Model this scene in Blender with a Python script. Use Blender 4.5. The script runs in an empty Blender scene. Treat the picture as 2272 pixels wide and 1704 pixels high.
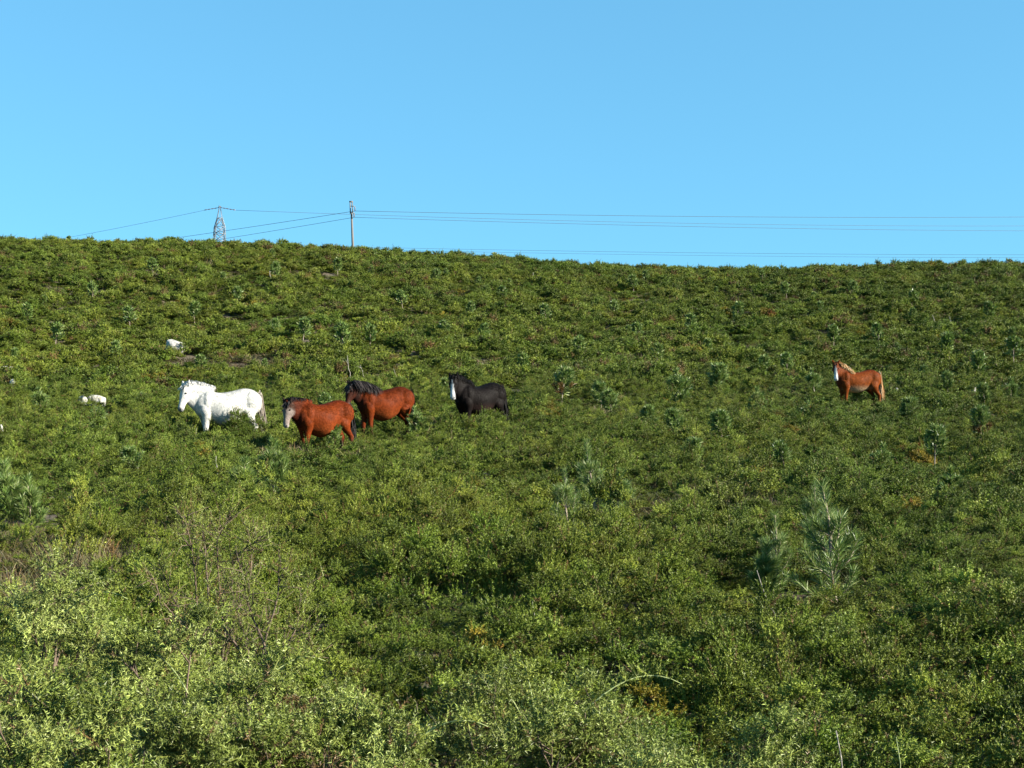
import bpy, math, random
import numpy as np
from mathutils import Vector, Matrix, Euler, kdtree

# ------------------------------------------------------------------ camera, sky, sun, exposure
scene = bpy.context.scene
COL = scene.collection
R = math.radians
F_PX, PW, PH = 3120.0, 2272.0, 1704.0
EYE = Vector((0.0, 0.0, 1.70))
PITCH = R(4.0)
cam_d = bpy.data.cameras.new('camera')
cam_d.sensor_width = 36.0
cam_d.lens = 36.0 * F_PX / PW
cam_d.clip_start = 0.05
cam_d.clip_end = 6000.0
cam = bpy.data.objects.new('camera', cam_d)
COL.objects.link(cam)
cam.location = EYE
cam.rotation_euler = (R(90) + PITCH, 0, 0)
scene.camera = cam

SUN_AZ = R(-19)          # measured from +X (right of the view) towards the viewer
SUN_EL = R(24)
sun_dir = Vector((math.cos(SUN_EL) * math.cos(SUN_AZ), math.cos(SUN_EL) * math.sin(SUN_AZ), math.sin(SUN_EL)))
world = bpy.data.worlds.new('World')
scene.world = world
world.use_nodes = True
wn = world.node_tree
wn.nodes.clear()
w_out = wn.nodes.new('ShaderNodeOutputWorld')
w_bg = wn.nodes.new('ShaderNodeBackground')
w_sky = wn.nodes.new('ShaderNodeTexSky')
w_sky.sky_type = 'NISHITA'
w_sky.sun_disc = False
w_sky.sun_elevation = SUN_EL
w_sky.sun_rotation = math.atan2(sun_dir.x, sun_dir.y)
w_sky.altitude = 600
w_sky.air_density = 1.0
w_sky.dust_density = 0.3
w_sky.ozone_density = 1.6
w_mix = wn.nodes.new('ShaderNodeMix')          # one even tint over the whole sky: the camera's vivid white balance
w_mix.data_type = 'RGBA'
w_mix.blend_type = 'MULTIPLY'
w_mix.inputs[0].default_value = 1.0
w_mix.inputs[7].default_value = (0.54, 1.28, 1.68, 1)
w_gam = wn.nodes.new('ShaderNodeGamma')
w_gam.inputs[1].default_value = 0.5
wn.links.new(w_sky.outputs[0], w_gam.inputs[0])
wn.links.new(w_gam.outputs[0], w_mix.inputs[6])
wn.links.new(w_mix.outputs[2], w_bg.inputs[0])
w_bg.inputs[1].default_value = 0.072
wn.links.new(w_bg.outputs[0], w_out.inputs[0])

sun_l = bpy.data.lights.new('sun', 'SUN')
sun_l.energy = 5.0
sun_l.angle = R(0.5)
sun_l.color = (1.0, 0.93, 0.80)
sun = bpy.data.objects.new('sun', sun_l)
COL.objects.link(sun)
sun.rotation_euler = sun_dir.to_track_quat('Z', 'Y').to_euler()
sun.location = (60, -30, 60)

scene.view_settings.view_transform = 'Standard'
scene.view_settings.look = 'None'
scene.view_settings.exposure = 1.97
scene.view_settings.gamma = 1.0
scene.render.engine = 'CYCLES'
scene.cycles.max_bounces = 4
scene.cycles.diffuse_bounces = 2
scene.cycles.glossy_bounces = 2
scene.cycles.transmission_bounces = 2

ALBEDO = 0.68            # one scale for every surface colour below
# ------------------------------------------------------------------ helpers
def lk(o, parent=None):
    COL.objects.link(o)
    if parent is not None:
        o.parent = parent
    return o

def tag(o, label=None, cat=None, group=None, kind=None):
    if label: o['label'] = label
    if cat: o['category'] = cat
    if group: o['group'] = group
    if kind: o['kind'] = kind
    return o

def empty(name, loc, rot=(0, 0, 0)):
    o = bpy.data.objects.new(name, None)
    o.empty_display_size = 0.2
    lk(o)
    o.location = loc
    o.rotation_euler = rot
    return o

def tri_mesh(name, V, F, col=None, smooth=False):
    """mesh from numpy arrays of triangles"""
    V = np.asarray(V, dtype=np.float32).reshape(-1, 3)
    F = np.asarray(F, dtype=np.int32).reshape(-1, 3)
    me = bpy.data.meshes.new(name)
    me.vertices.add(len(V))
    me.vertices.foreach_set('co', V.ravel())
    me.loops.add(F.size)
    me.loops.foreach_set('vertex_index', F.ravel())
    me.polygons.add(len(F))
    me.polygons.foreach_set('loop_start', np.arange(0, F.size, 3, dtype=np.int32))
    if smooth:
        me.polygons.foreach_set('use_smooth', np.ones(len(F), dtype=bool))
    me.update(calc_edges=True)
    if col is not None:
        a = me.attributes.new('Col', 'FLOAT_COLOR', 'POINT')
        c = np.ones((len(V), 4), dtype=np.float32)
        c[:, :3] = np.asarray(col) * ALBEDO
        a.data.foreach_set('color', c.ravel())
    return me

def nrm(a):
    return a / np.maximum(np.linalg.norm(a, axis=-1, keepdims=True), 1e-9)

class Tris:
    """collects triangles with a colour per vertex"""
    def __init__(s):
        s.v, s.f, s.c, s.n = [], [], [], 0
    def add(s, V, F, C):
        V = np.asarray(V, float).reshape(-1, 3)
        C = np.asarray(C, float)
        if C.ndim == 1:
            C = np.tile(C, (len(V), 1))
        s.v.append(V); s.f.append(np.asarray(F, int).reshape(-1, 3) + s.n); s.c.append(C)
        s.n += len(V)
    def mesh(s, name, smooth=False):
        return tri_mesh(name, np.concatenate(s.v), np.concatenate(s.f), np.concatenate(s.c), smooth)

def tube(path, radii, n=6):
    """closed tapered tube along a path -> V, F (triangles)"""
    P = np.asarray(path, float)
    k = len(P)
    T = nrm(np.gradient(P, axis=0))
    up = np.array([0.13, 0.31, 0.94])
    S = np.cross(T, up)
    bad = np.linalg.norm(S, axis=1) < 0.15
    S[bad] = np.cross(T[bad], np.array([1.0, 0.1, 0.0]))
    S = nrm(S)
    U = np.cross(S, T)
    a = np.linspace(0, 2 * np.pi, n, endpoint=False)
    V = (P[:, None, :] + np.asarray(radii, float)[:, None, None] *
         (np.cos(a)[None, :, None] * S[:, None, :] + np.sin(a)[None, :, None] * U[:, None, :])).reshape(-1, 3)
    F = []
    for i in range(k - 1):
        for j in range(n):
            p, q = i * n + j, i * n + (j + 1) % n
            F.append((p, q, q + n)); F.append((p, q + n, p + n))
    V = np.vstack([V, P[:1], P[-1:]])
    b, t = k * n, k * n + 1
    for j in range(n):
        F.append((b, (j + 1) % n, j))
        F.append((t, (k - 1) * n + j, (k - 1) * n + (j + 1) % n))
    return V, np.array(F)

# value noise ------------------------------------------------------
_hr = np.random.default_rng(7)
_lat = _hr.random((256, 256))
def vnoise(x, y, s, ox=0.0):
    x = np.asarray(x, float) / s + ox + 100.3
    y = np.asarray(y, float) / s + ox * 1.7 + 57.9
    xi, yi = np.floor(x).astype(int), np.floor(y).astype(int)
    fx, fy = x - xi, y - yi
    fx = fx * fx * (3 - 2 * fx); fy = fy * fy * (3 - 2 * fy)
    g = lambda i, j: _lat[i % 256, j % 256]
    return ((g(xi, yi) * (1 - fx) + g(xi + 1, yi) * fx) * (1 - fy) +
            (g(xi, yi + 1) * (1 - fx) + g(xi + 1, yi + 1) * fx) * fy)

# terrain ----------------------------------------------------------
_py = np.array([-400, -80, 0, 14, 28, 36, 44, 60, 80, 100, 115, 130, 150, 300, 600, 1200, 2600.])
_pz = np.array([-40, -7.0, 0, 0.95, 2.12, 3.02, 3.95, 6.3, 10.6, 15.9, 18.9, 20.0, 21.0, 32, 42, 40, -60.])
_gy = np.arange(-400, 2600, 0.5)
_gz = np.interp(_gy, _py, _pz)
_k = np.exp(-0.5 * (np.arange(-24, 25) * 0.5 / 4.0) ** 2); _k /= _k.sum()
_gz = np.convolve(np.pad(_gz, 24, mode='edge'), _k, mode='valid')
def sstep(a, b, x):
    t = np.clip((np.asarray(x, float) - a) / (b - a), 0, 1)
    return t * t * (3 - 2 * t)
def ground(x, y):
    x = np.asarray(x, float); y = np.asarray(y, float)
    z = np.interp(y, _gy, _gz)
    amp = sstep(42, 112, y)
    z = z + amp * (2.35 * (1 - sstep(-30, 20, x)) + 0.5 * sstep(14, 44, x))
    und = (vnoise(x, y, 9.0) - 0.5) * 0.30 + (vnoise(x, y, 4.0, 5.0) - 0.5) * 0.16
    z = z + und * (0.35 + 0.65 * sstep(40, 60, y)) * sstep(1.0, 4.0, np.hypot(x, y))
    return z
def gz(x, y):
    return float(ground(x, y))

def ray(u, v):
    """direction through a point of the 2272 x 1704 photograph"""
    d = Vector(((u - PW / 2) / F_PX, 1.0, (PH / 2 - v) / F_PX))
    return Matrix.Rotation(PITCH, 3, 'X') @ d
def hit(u, v, h=0.0):
    d = ray(u, v)
    t = np.linspace(2.0, 170.0, 8400)
    below = EYE.z + d.z * t < ground(d.x * t, d.y * t) + h
    i = int(np.argmax(below)) if below.any() else 5500
    return float(d.x * t[i]), float(d.y * t[i])
def at(u, v, dist):
    d = ray(u, v)
    t = dist / d.y
    return EYE + d * t

# ------------------------------------------------------------------ materials
def new_mat(name):
    m = bpy.data.materials.new(name)
    m.use_nodes = True
    nt = m.node_tree
    b = nt.nodes['Principled BSDF']
    return m, nt, b, nt.nodes['Material Output']

def plant_mat(name, rough=0.55, spec=0.35, transl=0.22, instanced=True):
    m, nt, b, out = new_mat(name)
    a = nt.nodes.new('ShaderNodeAttribute'); a.attribute_name = 'Col'
    src = a.outputs['Color']
    if instanced:
        t = nt.nodes.new('ShaderNodeAttribute'); t.attribute_name = 'tint'; t.attribute_type = 'INSTANCER'
        mx = nt.nodes.new('ShaderNodeMix'); mx.data_type = 'RGBA'; mx.blend_type = 'MULTIPLY'
        mx.inputs[0].default_value = 1.0
        nt.links.new(src, mx.inputs[6]); nt.links.new(t.outputs['Color'], mx.inputs[7])
        src = mx.outputs[2]
    nt.links.new(src, b.inputs['Base Color'])
    b.inputs['Roughness'].default_value = rough
    b.inputs['Specular IOR Level'].default_value = spec
    if transl > 0:
        tr = nt.nodes.new('ShaderNodeBsdfTranslucent')
        nt.links.new(src, tr.inputs['Color'])
        ms = nt.nodes.new('ShaderNodeMixShader')
        ms.inputs[0].default_value = transl
        nt.links.new(b.outputs[0], ms.inputs[1]); nt.links.new(tr.outputs[0], ms.inputs[2])
        nt.links.new(ms.outputs[0], out.inputs[0])
    return m

def noise_mat(name, cols, scale=6.0, rough=0.8, bump=0.0, detail=6.0, bscale=None, metal=0.0):
    m, nt, b, out = new_mat(name)
    tc = nt.nodes.new('ShaderNodeTexCoord')
    n = nt.nodes.new('ShaderNodeTexNoise'); n.inputs['Scale'].default_value = scale; n.inputs['Detail'].default_value = detail
    nt.links.new(tc.outputs['Object'], n.inputs['Vector'])
    r = nt.nodes.new('ShaderNodeValToRGB')
    while len(r.color_ramp.elements) < len(cols): r.color_ramp.elements.new(0.5)
    for i, c in enumerate(cols):
        r.color_ramp.elements[i].position = 0.3 + 0.4 * i / max(1, len(cols) - 1)
        r.color_ramp.elements[i].color = (*[k * ALBEDO for k in c], 1)
    nt.links.new(n.outputs['Fac'], r.inputs[0])
    nt.links.new(r.outputs[0], b.inputs['Base Color'])
    b.inputs['Roughness'].default_value = rough
    b.inputs['Metallic'].default_value = metal
    if bump:
        n2 = nt.nodes.new('ShaderNodeTexNoise'); n2.inputs['Scale'].default_value = bscale or scale * 4; n2.inputs['Detail'].default_value = 8
        nt.links.new(tc.outputs['Object'], n2.inputs['Vector'])
        bp = nt.nodes.new('ShaderNodeBump'); bp.inputs['Strength'].default_value = bump; bp.inputs['Distance'].default_value = 0.05
        nt.links.new(n2.outputs['Fac'], bp.inputs['Height']); nt.links.new(bp.outputs[0], b.inputs['Normal'])
    return m

M = {}
M['soil'] = noise_mat('soil_litter', [(0.06, 0.042, 0.022), (0.11, 0.08, 0.042), (0.07, 0.065, 0.025)], 1.3, 0.95, 0.8, bscale=14)
M['gorse'] = plant_mat('gorse_foliage', 0.5, 0.18, 0.06)
M['bush'] = plant_mat('gorse_bush_foliage', 0.48, 0.25, 0.06, instanced=False)
M['dry'] = plant_mat('dry_grass', 0.7, 0.2, 0.2)
M['needle'] = plant_mat('pine_needles', 0.42, 0.35, 0.18, instanced=False)
M['bark'] = noise_mat('sapling_bark', [(0.22, 0.17, 0.12), (0.32, 0.26, 0.20), (0.16, 0.11, 0.07)], 22, 0.85, 0.5)
M['dead'] = noise_mat('bleached_dead_wood', [(0.24, 0.21, 0.17), (0.36, 0.33, 0.29), (0.19, 0.15, 0.12)], 18, 0.85, 0.5)
M['twig'] = noise_mat('brown_twig', [(0.07, 0.045, 0.028), (0.15, 0.10, 0.065), (0.10, 0.08, 0.045)], 30, 0.8, 0.3)
M['cane'] = noise_mat('green_shoot', [(0.20, 0.26, 0.08), (0.30, 0.34, 0.13)], 20, 0.6, 0.2)
M['rock'] = noise_mat('pale_rock', [(0.20, 0.19, 0.175), (0.44, 0.43, 0.40), (0.34, 0.32, 0.28)], 3.5, 0.9, 0.7, bscale=9)
M['rock_l'] = noise_mat('lichen_rock', [(0.10, 0.10, 0.085), (0.46, 0.44, 0.40), (0.34, 0.31, 0.22)], 6.5, 0.9, 0.9, bscale=12)
M['rock_d'] = noise_mat('grey_stone', [(0.08, 0.08, 0.07), (0.24, 0.23, 0.21), (0.16, 0.15, 0.12)], 6.5, 0.9, 0.9, bscale=12)
M['steel'] = noise_mat('galvanised_steel', [(0.12, 0.14, 0.16), (0.19, 0.21, 0.23)], 3, 0.45, 0, metal=0.3)
M['concrete'] = noise_mat('pole_concrete', [(0.12, 0.117, 0.113), (0.16, 0.156, 0.15)], 2, 0.85, 0.2)
M['wire'] = noise_mat('wire_metal', [(0.035, 0.045, 0.06), (0.05, 0.06, 0.075)], 1, 0.6)
M['glass_i'] = noise_mat('insulator_glaze', [(0.10, 0.06, 0.05), (0.14, 0.09, 0.07)], 5, 0.3)

# ------------------------------------------------------------------ ground sheet
def axis(parts):
    out = []
    for a, b, s in parts: out.append(np.arange(a, b, s))
    out.append([parts[-1][1]])
    return np.concatenate(out)
gx = axis([(-1500, -300, 100), (-300, -80, 10), (-80, 80, 0.8), (80, 300, 10), (300, 1500, 100)])
gyv = axis([(-390, -30, 20), (-30, -4, 2), (-4, 30, 0.5), (30, 150, 0.8), (150, 300, 6), (300, 2500, 50)])
GX, GY = np.meshgrid(gx, gyv)
GZ = ground(GX, GY)
nx, ny = len(gx), len(gyv)
ii = (np.arange(ny - 1)[:, None] * nx + np.arange(nx - 1)[None, :]).ravel()
gf = np.concatenate([np.stack([ii, ii + 1, ii + nx + 1], 1), np.stack([ii, ii + nx + 1, ii + nx], 1)])
hill = lk(bpy.data.objects.new('hillside', tri_mesh('hillside', np.stack([GX, GY, GZ], -1).reshape(-1, 3), gf, smooth=True)))
hill.data.materials.append(M['soil'])
tag(hill, 'scrub covered hillside rising to a rounded skyline', kind='structure')

# ------------------------------------------------------------------ gorse
def spine_shoots(T, rng, B, D, L, nsp, slen, sw, col, stem_w=0.004, tipcol=None, amin=30, amax=78, bend=0.25, cjit=0.20):
    """shoots: a stem with spines all round; one thin triangle for each spine"""
    N = len(B)
    L = np.asarray(L).reshape(N, 1)
    upv = np.array([0, 0, 1.0])
    t = (np.arange(nsp)[None, :] + rng.random((N, nsp))) / nsp          # N,nsp
    P = B[:, None, :] + D[:, None, :] * (L * t)[..., None] + upv * (bend * L * t * t)[..., None]
    Dd = nrm(D[:, None, :] + upv * (2 * bend * t)[..., None])
    rv = rng.normal(size=(N, nsp, 3))
    perp = nrm(rv - (rv * Dd).sum(-1, keepdims=True) * Dd)
    al = np.radians(amin + (amax - amin) * rng.random((N, nsp)) * (1 - 0.45 * t))[..., None]
    S = Dd * np.cos(al) + perp * np.sin(al)
    sl = (slen * (0.6 + 0.7 * rng.random((N, nsp))) * (1.05 - 0.35 * t))[..., None]
    W = nrm(np.cross(S, rng.normal(size=(N, nsp, 3)))) * (sw * 0.5)
    V = np.stack([P - W, P + W, P + S * sl], axis=2).reshape(-1, 3)
    F = np.arange(len(V)).reshape(-1, 3)
    col = np.asarray(col, float)
    if col.ndim == 1: col = np.tile(col, (N, 1))
    c = np.repeat(col[:, None, :], nsp, 1) * (1 + cjit * rng.normal(size=(N, nsp, 1)))
    c = np.clip(c, 0.005, 1)
    C = np.repeat(c[:, :, None, :], 3, 2).reshape(-1, 3)
    T.add(V, F, C)
    if stem_w > 0:
        E = B + D * L + upv * (bend * L)
        for q in range(2):
            w = nrm(np.cross(D, rng.normal(size=(N, 3)))) * stem_w * 0.5
            V = np.stack([B - w, B + w, E], 1).reshape(-1, 3)
            T.add(V, np.arange(len(V)).reshape(-1, 3), np.repeat(col * np.array([1.05, 0.95, 0.9]), 3, 0))

GREEN = np.array([0.108, 0.150, 0.016])
LIGHT = np.array([0.240, 0.284, 0.052])
SILVER = np.array([0.270, 0.320, 0.080])
BROWN = np.array([0.145, 0.095, 0.040])
def cushions(T, rng, C, rad, per, slen, sw, nsp, pale, brown, upright=0.30, light=None):
    """round spiny cushions: shoots standing outwards all over each ball"""
    m = len(C)
    k = m * per
    idx = np.repeat(np.arange(m), per)
    d = rng.normal(size=(k, 3))
    d[:, 2] = np.abs(d[:, 2]) * 0.9 - 0.25
    d = nrm(d)
    rb = np.asarray(rad)[idx]
    B = C[idx] + d * (rb * (0.15 + 0.45 * rng.random(k)))[:, None]
    D = nrm(d + np.array([0, 0, upright]) + rng.normal(size=(k, 3)) * 0.28)
    L = rb * (0.45 + 0.5 * rng.random(k) + 0.35 * (rng.random(k) < 0.12))
    f = np.clip(rng.random(k) * 0.35 + rng.random(m)[idx] * 0.8 - (0.55 - pale), 0, 1)[:, None]
    col = GREEN * (1 - f) + (LIGHT if light is None else light) * f
    col = col * (0.75 + 0.45 * rng.random((k, 1))) * (0.70 + 0.6 * rng.random(m))[idx][:, None]
    br = rng.random(k) < brown
    br |= (rng.random(m) < brown * 0.5)[idx]
    col[br] = BROWN * (0.6 + 0.8 * rng.random((br.sum(), 1)))
    spine_shoots(T, rng, B, D, L, nsp, slen, sw, col, stem_w=sw * 0.9, bend=0.10, amin=42, amax=98)

def clump(seed, r, h, nball, per, slen, sw, nsp, rball, pale=0.25, brown=0.05):
    rng = np.random.default_rng(seed)
    T = Tris()
    ph = np.arange(nball) * 2.399 + rng.normal(size=nball) * 0.35
    rr = np.sqrt((np.arange(nball) + 0.5) / nball) * r
    rad = rball * (0.7 + 0.65 * rng.random(nball))
    z = h * np.maximum(0.12, 1 - (rr / (r * 1.15)) ** 1.6) * (0.52 + 0.62 * rng.random(nball)) - rad * 0.2
    C = np.stack([np.cos(ph) * rr, np.sin(ph) * rr, np.maximum(z, 0.02)], 1)
    cushions(T, rng, C, rad, per, slen, sw, nsp, pale, brown)
    return T

def dry_clump(seed, r, h, n, w):
    rng = np.random.default_rng(seed)
    T = Tris()
    ph = rng.random(n) * 2 * np.pi
    rr = np.sqrt(rng.random(n)) * r
    B = np.stack([np.cos(ph) * rr, np.sin(ph) * rr, np.zeros(n)], 1)
    D = nrm(np.stack([np.cos(ph) * rr / r, np.sin(ph) * rr / r, np.full(n, 0.8)], 1) + rng.normal(size=(n, 3)) * 0.35)
    L = (h * (0.4 + 0.8 * rng.random(n)))[:, None]
    Wv = nrm(np.cross(D, rng.normal(size=(n, 3)))) * w * 0.5
    Mid = B + D * L * 0.6 + np.array([0, 0, 0.04])
    Tip = B + D * L + rng.normal(size=(n, 3)) * 0.05 * h * 2
    V = np.stack([B - Wv, B + Wv, Mid + Wv * .7, Mid - Wv * .7, Tip], 1).reshape(-1, 3)
    i = np.arange(n)[:, None] * 5
    F = np.concatenate([i + [0, 1, 2], i + [0, 2, 3], i + [3, 2, 4]])
    base = np.array([[0.20, 0.165, 0.085], [0.14, 0.125, 0.085], [0.12, 0.12, 0.04], [0.15, 0.10, 0.045]])[rng.integers(0, 4, n)]
    T.add(V, F, np.repeat(base * (0.7 + 0.6 * rng.random((n, 1))), 5, 0))
    return T

src_g = bpy.data.collections.new('gorse_sources')
NV = 6
for lod in range(3):
    for k in range(NV):
        s = 100 * lod + k
        u = random.Random(s)
        if lod == 0:
            T = clump(s, 0.27, 0.45, 11, 46, 0.0150, 0.0046, 34, 0.084, pale=0.20 + 0.25 * u.random(), brown=0.05)
        elif lod == 1:
            T = clump(s, 0.29, 0.48, 10, 36, 0.0230, 0.0075, 22, 0.096, pale=0.18 + 0.25 * u.random(), brown=0.045)
        else:
            T = clump(s, 0.33, 0.54, 8, 28, 0.045, 0.018, 13, 0.130, pale=0.18 + 0.25 * u.random(), brown=0.035)
        o = bpy.data.objects.new('gorse_src_%02d' % (lod * NV + k), T.mesh('gorse_clump'))
        o.data.materials.append(M['gorse'])
        src_g.objects.link(o)
for k in range(4):
    T = dry_clump(900 + k, 0.34, 0.36, 420 if k < 2 else 160, 0.006 if k < 2 else 0.018)
    o = bpy.data.objects.new('gorse_src_%02d' % (3 * NV + k), T.mesh('dry_clump'))
    o.data.materials.append(M['dry'])
    src_g.objects.link(o)

HORSES = [  # photo column of the trunk's middle, distance
    ('white', 507, 30.4), ('bay', 722, 28.3), ('dark_bay', 858, 32.3), ('black', 1069, 34.0), ('sorrel', 1906, 43.3)]
def col_x(u, y):
    return ray(u, 900).x / ray(u, 900).y * y
HPOS = {n: (col_x(u, y), y) for n, u, y in HORSES}

rng = np.random.default_rng(21)
px, py, ps = [], [], []
for (ya, yb, step) in ((0.9, 9, .34), (9, 16, .37), (16, 34, .43), (34, 60, .52), (60, 95, .62), (95, 136, .70), (136, 160, 0.95)):
    ys = np.arange(ya, yb, step)
    for y in ys:
        half = 0.43 * y + 4.0
        xs = np.arange(-half, half, step)
        px.append(xs + rng.normal(size=len(xs)) * step * 0.38)
        py.append(y + rng.normal(size=len(xs)) * step * 0.38)
        ps.append(np.full(len(xs), step))
px, py, ps = map(np.concatenate, (px, py, ps))
n1 = vnoise(px, py, 2.6, 3.0); n2 = vnoise(px, py, 1.0, 8.0); n3 = vnoise(px, py, 7.0, 12.0); n4 = vnoise(px, py, 1.6, 31.0); n5 = vnoise(px, py, 3.3, 44.0)
hs = 0.44 + 0.78 * n1 + 0.80 * (n2 - 0.5) + 0.25 * (n3 - 0.5) + 0.20 * rng.normal(size=len(px)) + 0.40 * (rng.random(len(px)) < 0.08)
dist = np.hypot(px, py)
hs = hs + (0.26 * rng.normal(size=len(px)) + 0.35 * (n2 - 0.5)) * sstep(24, 50, dist)
hs = 0.86 + (hs - 0.86) * (0.42 + 0.58 * sstep(4.0, 13.0, dist))
gap = (n4 < 0.28 - 0.20 * (dist < 9) + 0.06 * (dist > 30)) & (n2 < 0.62) & (rng.random(len(px)) < 0.85)
keep = (np.hypot(px, py) > 1.3) & ~(gap & (rng.random(len(px)) < 0.35))
hs = np.where(gap, 0.30 + 0.15 * rng.random(len(px)), hs)
# trampled round the horses
LOWF = dict(white=1.6, bay=0.85, dark_bay=0.95, black=0.85, sorrel=1.0)
for nme, (hx, hy) in HPOS.items():
    d = np.hypot((px - hx) / 1.25, (py - hy) / 0.85)
    lowf = LOWF[nme] + (1 - LOWF[nme]) * sstep(0.5, 1.6, d)
    hs = hs * lowf
# a tall bush here and there on the upper slope breaks the skyline
hs = hs + 0.75 * ((rng.random(len(px)) < 0.05) & (py > 70)) + 0.5 * sstep(0.72, 0.86, vnoise(px, py, 2.2, 150.0)) * (py > 60)
CLEAR = [(1232, 1118, .9, .3), (1286, 1085, .9, .35), (1330, 1085, .8, .35), (1672, 1228, .8, .6), (1815, 1258, .8, .8), (1762, 1140, .6, .5), (1640, 1235, .7, .4), (590, 1045, .8, .35), (522, 1050, .8, .35),
         (18, 1100, .8, .4), (68, 1100, .8, .4), (716, 972, .8, .35), (1563, 948, .7, .4), (1466, 938, .7, .4), (2118, 942, .7, .4), (2015, 985, .7, .4), (755, 1005, .9, .2), (395, 960, .7, .2), (700, 985, .6, .25),
         (377, 775, 1.0, .3), (190, 882, 1.0, .25), (215, 882, 1.0, .25), (27, 840, 1.1, .25), (2, 965, 1.0, .2), (2103, 840, .8, .5), (1937, 845, .7, .5), (15, 805, .8, .5),
         (2080, 1420, .5, .35), (1680, 1330, .4, .4), (1210, 860, .8, .5), (1130, 805, .8, .5), (757, 815, .9, .5), (788, 818, .9, .5), (1912, 685, 1.2, .5), (2020, 694, 1.0, .5)]
for (cu, cv, cr_, cf) in CLEAR:
    cx, cy = hit(cu * PW / 2212, cv * PW / 2212, 0.25)
    d = np.hypot(px - cx, (py - cy + cr_ * 0.35) / 1.25)
    hs = hs * (cf + (1 - cf) * sstep(cr_ * 0.6, cr_ * 1.3, d))
hs = np.clip(hs, 0.16, 1.9)
dry = (n5 < 0.13) & (rng.random(len(px)) < 0.65)
dry |= rng.random(len(px)) < 0.02
dry |= gap & (rng.random(len(px)) < 0.25)
lod = np.where(dist < 18 + rng.normal(size=len(px)) * 2.0, 0, np.where(dist < 52 + rng.normal(size=len(px)) * 4, 1, 2))
vi = lod * NV + rng.integers(0, NV, len(px))
vi = np.where(dry, 3 * NV + rng.integers(0, 2, len(px)) + np.where(dist > 25, 2, 0), vi)
wid = 0.85 + 0.35 * rng.random(len(px)) + 0.25 * (n1 - 0.5)
wid = wid * np.maximum(1.0, ps / 0.40)
scl = np.stack([wid, wid * (0.85 + 0.3 * rng.random(len(px))), hs * np.where(dry, 0.8, 1.0)], 1)
rot = np.stack([rng.normal(size=len(px)) * 0.16, rng.normal(size=len(px)) * 0.16, rng.random(len(px)) * 6.283], 1)
# colour of each clump: plain green, yellowish, darker bluish, rusty
tn = np.clip(vnoise(px, py, 3.0, 70.0) * 0.7 + vnoise(px, py, 0.9, 90.0) * 0.5 - 0.1 + 0.12 * rng.normal(size=len(px)), 0, 1)
ca, cb = np.array([0.72, 0.86, 0.80]), np.array([1.16, 1.06, 0.85])
tint = ca * (1 - tn[:, None]) + cb * tn[:, None]
rust = (vnoise(px, py, 1.3, 120.0) < 0.10) & (rng.random(len(px)) < 0.4)
tint[rust] = np.array([1.50, 0.95, 0.70]) * (0.8 + 0.4 * rng.random((rust.sum(), 1)))
tint *= (0.74 + 0.46 * rng.random((len(px), 1)))
tint[dry] = np.array([1.0, 1.0, 1.0]) * (0.7 + 0.5 * rng.random((dry.sum(), 1)))
pz = ground(px, py) - 0.04

def gn_scatter(name, sel, coll):
    me = bpy.data.meshes.new(name)
    k = int(sel.sum())
    me.vertices.add(k)
    me.vertices.foreach_set('co', np.stack([px, py, pz], 1)[sel].astype(np.float32).ravel())
    def att(nm, ty, data, key):
        a = me.attributes.new(nm, ty, 'POINT')
        a.data.foreach_set(key, np.ascontiguousarray(data).ravel())
    att('scl', 'FLOAT_VECTOR', scl[sel].astype(np.float32), 'vector')
    att('rot', 'FLOAT_VECTOR', rot[sel].astype(np.float32), 'vector')
    att('idx', 'INT', vi[sel].astype(np.int32), 'value')
    c = np.ones((k, 4), np.float32); c[:, :3] = tint[sel]
    att('tint', 'FLOAT_COLOR', c, 'color')
    o = lk(bpy.data.objects.new(name, me))
    ng = bpy.data.node_groups.new(name, 'GeometryNodeTree')
    ng.interface.new_socket('Geometry', in_out='INPUT', socket_type='NodeSocketGeometry')
    ng.interface.new_socket('Geometry', in_out='OUTPUT', socket_type='NodeSocketGeometry')
    nd = ng.nodes
    gi, go = nd.new('NodeGroupInput'), nd.new('NodeGroupOutput')
    iop = nd.new('GeometryNodeInstanceOnPoints')
    ci = nd.new('GeometryNodeCollectionInfo')
    ci.inputs['Collection'].default_value = coll
    ci.inputs['Separate Children'].default_value = True
    ci.inputs['Reset Children'].default_value = True
    def na(nm, ty):
        x = nd.new('GeometryNodeInputNamedAttribute'); x.data_type = ty; x.inputs['Name'].default_value = nm
        return x.outputs[0]
    L = ng.links
    L.new(gi.outputs[0], iop.inputs['Points'])
    L.new(ci.outputs[0], iop.inputs['Instance'])
    iop.inputs['Pick Instance'].default_value = True
    L.new(na('idx', 'INT'), iop.inputs['Instance Index'])
    L.new(na('rot', 'FLOAT_VECTOR'), iop.inputs['Rotation'])
    L.new(na('scl', 'FLOAT_VECTOR'), iop.inputs['Scale'])
    L.new(iop.outputs[0], go.inputs[0])
    md = o.modifiers.new('scatter', 'NODES'); md.node_group = ng
    return o
g1 = gn_scatter('gorse_cover', keep & ~dry, src_g)
tag(g1, 'dense low green gorse covering the whole hillside', 'gorse', kind='stuff')
g2 = gn_scatter('dry_grass', keep & dry, src_g)
tag(g2, 'withered grey brown grass showing in patches between the gorse', 'grass', kind='stuff')
print('gorse clumps', int(keep.sum()))

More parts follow.
